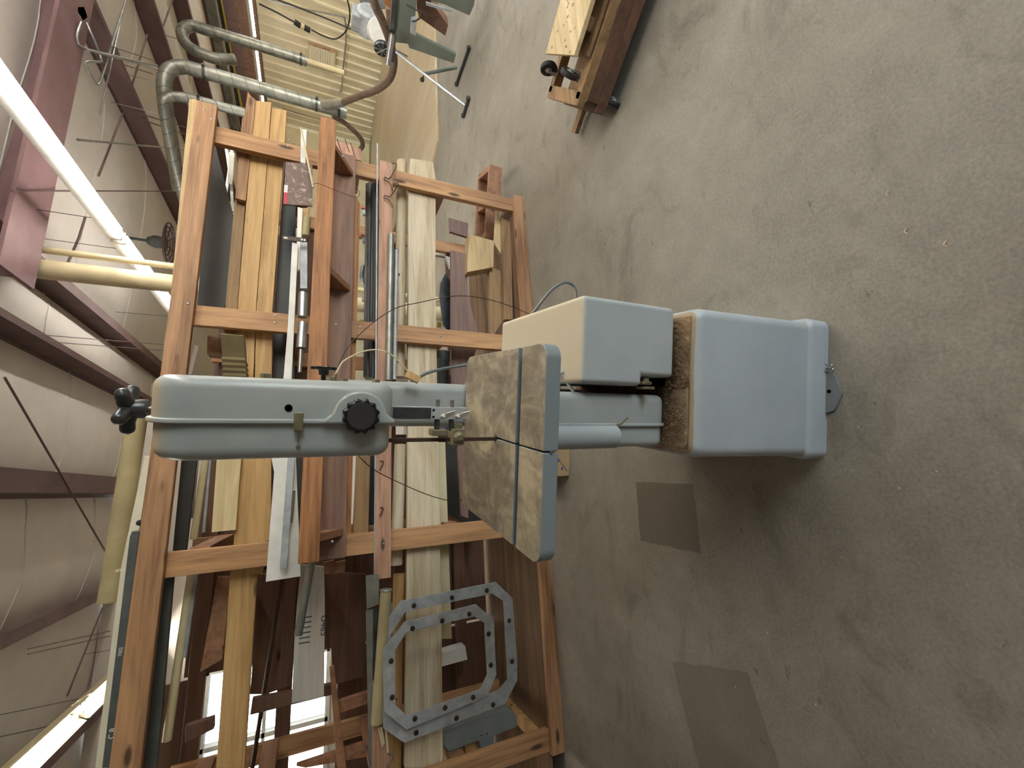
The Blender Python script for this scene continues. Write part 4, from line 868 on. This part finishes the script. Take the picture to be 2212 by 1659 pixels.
mb = MB(); mb.tube(bez([atX(878, 10, 5.05), atX(905, 25, 5.0), atX(912, 33, 5.0), (atX(900, 44, 5.0)), atX(890, 46, 5.0)], 6), .008, 8); obj('machine_cable', mb, 'rubber', ms, smooth=True)
rs = empty('roller_stand', (5.0, 4.2, 0), 0, 'folding tubular roller stand with steel roller and black feet before the green machine', 'roller stand')
def tb(name, pts, r, mat, par, seg=12): mb = MB(); mb.tube(pts, r, seg); return obj(name, mb, M[mat], par, smooth=True)
tb('roller', [atX(848, 74, 5.0), atX(838, 140, 4.85)], .036, 'steel', rs, 20)
tb('roller_bracket', [atX(853, 76, 5.02), atX(847, 134, 4.87)], .016, 'darkmetal', rs)
f0 = atZ(1004, 228, .03); f1 = atZ(986, 146, .03)
tb('leg', [atX(855, 112, 4.93), f0], .015, 'steel', rs); tb('leg', [atX(915, 160, 4.9), f1], .019, 'greengray', rs)
for a, b in (((1012, 213), (1001, 250)), ((1013, 104), (986, 182))):
    pa, pb = atZ(*a, .02), atZ(*b, .02); tb('foot_bar', [pa, pb], .018, 'rubber', rs)
    for p in (pa, pb): mb = MB(); mb.lathe([(.001, -.026), (.02, -.02), (.026, 0), (.02, .02), (.001, .026)], p+Vector((0, 0, .004)), (1, 0, 0), 12); obj('end_cap', mb, 'rubber', rs, smooth=True)
k_ = atX(912, 172, 4.9); mb = MB(); mb.lathe([(.001, -.028), (.022, -.02), (.028, 0), (.022, .02), (.001, .028)], k_, (0, 0, 1), 14); mb.tube([k_, atX(915, 163, 4.9)], .008, 8); obj('lock_knob', mb, 'rubber', rs, smooth=True)
tb('brace', [atX(855, 108, 5.0), atX(880, 122, 5.2)], .008, 'steel', rs)

# ------------------------------------------------------------ on and before the right wall
def wall(px, d=.0): return [atX(x, y, 13.26-d) for x, y in px]
t = empty('notice_board', atX(695, 125, 13.2), 0, 'framed cream notice board on the tan ribbed wall', 'notice board')
mb = MB(); q = [(667, 93), (724, 112), (722, 153), (666, 138)]; mb.prism(wall(q), (-.05, 0, 0)); obj('panel', mb, 'drywall', t)
for a, b in zip(q, q[1:]+q[:1]):
    mb = MB(); pa, pb = wall([a], .05)[0], wall([b], .05)[0]; mb.tube([pa, pb], .03, 4); obj('frame_bar', mb, 'fir' if a == q[0] else 'cream', t)
mb = MB()
for k in range(9): a = atX(672+5*k, 102+1.6*k, 13.19); b = atX(671+5*k, 134+1.4*k, 13.19); mb.tube([a, b], .008, 4)
obj('faint_print', mb, 'cream', t)
def wire(name, pts, X, r, mat, label, cat='conduit', grp=None):
    mb = MB(); mb.tube(bez([atX(x, y, X) for x, y in pts], 6), r, 8); return obj(name, mb, M[mat], label=label, cat=cat, group=grp, smooth=True)
wire('wall_conduit', [(560, -5), (650, 18), (735, 35), (745, 45), (748, 80), (741, 150), (738, 190), (733, 198), (715, 193)], 13.2, .022, 'steel', 'thin grey conduit bending down the tan wall beside the notice board')
t = empty('drop_cord', atX(650, 55, 9), 0, 'black power cord with two joined plugs sagging before the tan wall', 'power cord')
for nm, pts in (('cord', [(560, 8), (600, 28), (636, 48)]), ('cord', [(672, 64), (700, 78), (725, 84), (745, 70), (754, 48), (755, 20), (745, -20)])):
    mb = MB(); mb.tube(bez([atX(x, y, 9) for x, y in pts], 6), .014, 8); obj(nm, mb, 'rubber', t, smooth=True)
for a, b, m in (((636, 47), (649, 56), 'rubber'), ((649, 55), (657, 60), 'cream'), ((657, 59), (670, 66), 'rubber')):
    mb = MB(); mb.tube([atX(*a, 9), atX(*b, 9)], .05, 12); obj('plug', mb, m, t, smooth=True)
wire('straight_cord', [(580, -8), (700, 38), (820, 90)], 8.5, .012, 'rubber', 'straight black cord slanting down past the notice board to the machine', 'power cord')
wire('wall_wire', [(610, 235), (690, 258), (705, 262)], 13.1, .012, 'rod', 'thin wire on the tan wall ending above the red rail', 'wire')
# cream cable tray and posts up by the ceiling at the right
t = empty('cable_trough', atX(460, 60, 8), 0, 'long grey-cream cable trough hanging below the ceiling near the far strip lights', 'cable trough')
mb = MB(); mb.prism([atX(x, y, 8) for x, y in ((440, -10), (462, -10), (500, 200), (522, 330), (508, 330), (484, 200))], (.12, 0, 0)); obj('trough', mb, 'galv', t)
mb = MB(); mb.prism([atX(x, y, 8.3) for x, y in ((466, -10), (474, -10), (504, 150), (530, 290), (524, 300), (498, 160))], (.1, 0, 0)); obj('rail', mb, 'darkmetal', t)
mb = MB(); mb.prism([atX(x, y, 8.31) for x, y in ((476, 0), (479, 0), (533, 280), (530, 285))], (.02, 0, 0)); obj('edge_strip', mb, 'yellowpaint', t)
# braces and rods under the roof
def rodz(a, b, z, r, label, mat='beam', za=None):
    mb = MB(); mb.tube([atZ(*a, za or z), atZ(*b, z)], r, 8); obj('brace_rod', mb, M[mat], label=label, cat='brace rod', group='thin steel rods under the roof', smooth=True)
rodz((10, 815), (250, 1230), 3.83, .009, 'long thin rod crossing the ceiling left of the tension knob')
rodz((222, 1312), (145, 1504), 3.83, .010, 'thin rod rising from the left strip light to the cardboard tube end')
rodz((272, -5), (215, 250), 3.8, .010, 'thin grey rod slanting near the bent conduit', 'steel')
rodz((318, 75), (282, 195), 3.8, .011, 'short dark rod beside the fattest duct elbow')
rodz((265, 245), (213, 380), 3.8, .011, 'dark rod slanting between duct and strip light')
rodz((375, -5), (350, 62), 3.8, .012, 'dark rod at the upper picture edge by the ducts')
rodz((168, 302), (395, 322), 3.78, .012, 'rod running across behind the big strip light to the ducts', 'steel')
rodz((25, 412), (375, 413), 3.78, .008, 'rod crossing the ceiling above the cream column')
rodz((190, 108), (345, 150), 3.75, .012, 'conduit rod leading to the elbow of the fattest duct', 'steel')
rodz((240, 100), (330, 130), 3.76, .006, 'thin wire above the conduit rod leading to the ducts')
rodz((258, 137), (330, 160), 3.76, .006, 'thin wire below the conduit rod leading to the ducts')
rodz((300, 245), (400, 275), 3.7, .008, 'thin rod passing behind the thin duct, upper one')
rodz((305, 258), (400, 290), 3.7, .008, 'thin rod passing behind the thin duct, lower one')
rodz((70, 722), (362, 745), 3.75, .004, 'fine wire under the ceiling towards the rack, upper one of a pair')
rodz((100, 738), (362, 758), 3.75, .004, 'fine wire under the ceiling towards the rack, lower one of a pair')
rodz((60, 1402), (238, 1363), 3.75, .005, 'fine wire above the left strip light, upper one of a pair')
rodz((60, 1413), (238, 1374), 3.75, .005, 'fine wire above the left strip light, lower one of a pair')
t = empty('gas_conduit', atZ(178, 30, 3.85), 0, 'looped grey conduit with a square box hanging from the rafter end', 'conduit')
mb = MB(); mb.prism([atZ(x, y, 3.8) for x, y in ((168, 14), (182, 14), (190, 38), (180, 46), (168, 26))], (0, 0, .07)); obj('box', mb, 'cream', t, .004)
mb = MB(); mb.tube(bez([atZ(175, 48, 3.78), atZ(166, 80, 3.78), atZ(180, 103, 3.78), atZ(235, 118, 3.76), atZ(340, 142, 3.7)], 6), .013, 8); obj('pipe', mb, 'steel', t, smooth=True)
mb = MB(); mb.tube(bez([atZ(186, 46, 3.78), atZ(205, 90, 3.77), atZ(218, 125, 3.76), atZ(216, 133, 3.76), atZ(188, 133, 3.76), atZ(186, 142, 3.76), atZ(205, 178, 3.76), atZ(214, 180, 3.76), atZ(222, 160, 3.76), atZ(240, 100, 3.78), atZ(272, 0, 3.8)], 6), .013, 8); obj('pipe', mb, 'steel', t, smooth=True)
t = empty('ceiling_fan_guard', atZ(352, 520, 3.6), 0, 'round wire fan guard half hidden behind the rack top right post', 'fan')
c_ = atZ(356, 525, 3.6)
for r in (.10, .17, .24, .30):
    mb = MB(); mb.tube([c_+Vector((r*math.cos(a), r*math.sin(a)*.9, -.05+.2*(.3-r))) for a in [2*math.pi*k/28 for k in range(28)]], .012, 6, closed=True); obj('ring', mb, 'rod', t, smooth=True)
mb = MB(); mb.lathe([(.08, 0), (.09, .12), (.05, .2)], c_, (0, 0, 1), 20); obj('motor', mb, 'darkmetal', t, smooth=True)
for k in range(8):
    mb = MB(); a = k*math.pi/4; mb.tube([c_, c_+Vector((.3*math.cos(a), .27*math.sin(a), -.05))], .008, 6); obj('spoke', mb, 'rod', t)
mb = MB(); mb.tube([c_, (c_.x, c_.y, 4.05)], .02, 8); obj('hanger', mb, 'darkmetal', t)
t = empty('bent_hook', atZ(125, 585, 3.84), 0, 'bent dark rod hook hanging off the purlin beside the cream column', 'hook')
mb = MB(); mb.tube([atZ(184, 470, 3.8), atZ(170, 515, 3.79), atZ(150, 560, 3.79), atZ(136, 595, 3.78), atZ(122, 581, 3.80), atZ(117, 592, 3.84)], .012, 8); obj('rod', mb, 'beam', t, smooth=True)

# ------------------------------------------------------------ dolly and boards on the floor at the upper right
dl = empty('wooden_dolly', (2.5, 1.75, 0), 0, 'old wooden furniture dolly, casters in the air, on the floor under the pale board', 'dolly')
O = Vector((2.30, 1.60, 0)); ld = Vector((-.335, -.42, 0)); ld = Vector((2.5-2.2, 1.9-1.62, 0)).normalized(); 
la = Vector((2.27-2.13, 1.24-1.42, 0)).normalized()      # along the boards, away to the right
lb = Vector((2.44-2.13, 1.68-1.42, 0)).normalized()       # across, away from the camera
def db(name, a0, a1, b0, b1, z0, z1, mat, par, bevel=.004, org=Vector((2.13, 1.42, 0)), **k):
    mb = MB(); P = lambda a, b: org+la*a+lb*b
    mb.prism([P(a0, b0)+Vector((0, 0, z0)), P(a1, b0)+Vector((0, 0, z0)), P(a1, b1)+Vector((0, 0, z0)), P(a0, b1)+Vector((0, 0, z0))], (0, 0, z1-z0)); return obj(name, mb, M[mat], par, bevel, **k)
for z0, z1, s in ((.07, .13, 'darkwood'), (.20, .255, 'oldwood')):
    db('rail', -.17, .75, .0, .05, z0, z1, s, dl); db('rail', -.17, .75, .40, .45, z0, z1, s, dl); db('cross_board', -.20, -.13, -.0, .45, z0+.01, z1, s, dl); db('cross_board', .55, .62, .0, .45, z0, z1, s, dl)
db('deck_board', -.13, .7, .05, .40, .13, .15, 'oldwood', dl); db('side_panel', -.16, .75, .0, .035, .13, .20, 'darkwood', dl)
def caster(p, up, ax):
    t2 = obj('caster', MB().lathe([(.026, 0), (.026, .006), (.014, .010), (.014, .018)], p, (0, 0, up), 16), 'steel', dl, smooth=True)
    c = Vector(p)+Vector((0, 0, up*.060)); ax = Vector(ax).normalized()
    mb = MB(); mb.lathe([(.02, -.013), (.047, -.013), (.050, -.006), (.050, .006), (.047, .013), (.02, .013)], c, ax, 24); obj('wheel', mb, 'rubber', t2, smooth=True) if False else obj('caster_wheel', mb, 'rubber', dl, smooth=True)
    mb = MB(); mb.lathe([(.02, -.014), (.021, .014)], c, ax, 20); mb.lathe([(.008, -.022), (.008, .022)], c, ax, 12); obj('wheel_hub', mb, 'alum_dull', dl, smooth=True)
    for s in (-1, 1):
        mb = MB(); q = ax*s*.018; side = ax.cross(Vector((0, 0, 1))); mb.prism([Vector(p)+q-side*.016+Vector((0, 0, up*.008)), Vector(p)+q+side*.016+Vector((0, 0, up*.008)), c+q+side*.006, c+q-side*.006], ax*.003*s); obj('fork', mb, 'steel', dl)
Q = lambda a, b, z: Vector((2.13, 1.42, 0))+la*a+lb*b+Vector((0, 0, z))
caster(Q(-.06, .40, .255), 1, (.9, -.2, 0)); caster(Q(-.07, .09, .255), 1, (.35, -.9, 0))
for a, b in ((-.12, .03), (-.12, .42), (.6, .03), (.6, .42)): caster(Q(a, b, .095), -1, (.4, -.9, 0))
db('pale_board', 0, .95, 0, .40, .335, .36, 'paleyellow', None, .003, label='pale speckled wooden board lying on top of the upturned dolly', cat='board')
db('plywood_board', .02, .95, .01, .40, .262, .282, 'oldwood', None, .003, label='plywood board under the pale speckled one on the dolly', cat='board')
for a in (.12, .8): db('packing_block', a, a+.06, .05, .35, .282, .335, 'oldwood', None, .003, label='small wood block between the two boards on the dolly, ' + ('nearer the casters' if a < .5 else 'at the picture edge'), cat='wood block')
mbt = MB()
for k in range(42):
    x, y = random.gauss(.27, .13), random.uniform(.06, .34); p = Q(x, y, .3601); mbt.lathe([(.003+.007*random.random(), 0), (.002, .0004)], p, (0, 0, 1), 8)
obj('specks', mbt, 'brownwood', bpy.data.objects['pale_board'], kind='stuff')
db('splayed_board', -.33, .1, .30, .36, .03, .06, 'oldwood', None, .004, label='short tan stick poking out from under the dolly towards the rack', cat='board')
# small litter on the floor
mb = MB(); random.seed(11)
for k in range(90):
    x, y = random.uniform(-1.2, 3.5), random.uniform(.35, 2.6); p = Vector((x, y, .0015)); a = random.random()*6.28; l = random.uniform(.002, .007)
    mb.tube([p, p+Vector((math.cos(a)*l, math.sin(a)*l, .001))], random.uniform(.0008, .0018), 5)
for x, y in ((1920, 424), (2045, 533), (1960, 505), (1885, 160)):
    p = atZ(x, y, .003); mb.tube([p, p+Vector((.008, .004, .003)), p+Vector((.016, -.002, 0))], .0016, 5)
obj('wood_chips', mb, 'paleyellow', label='scattered tiny wood chips and crumbs on the concrete floor', cat='wood chips', kind='stuff')
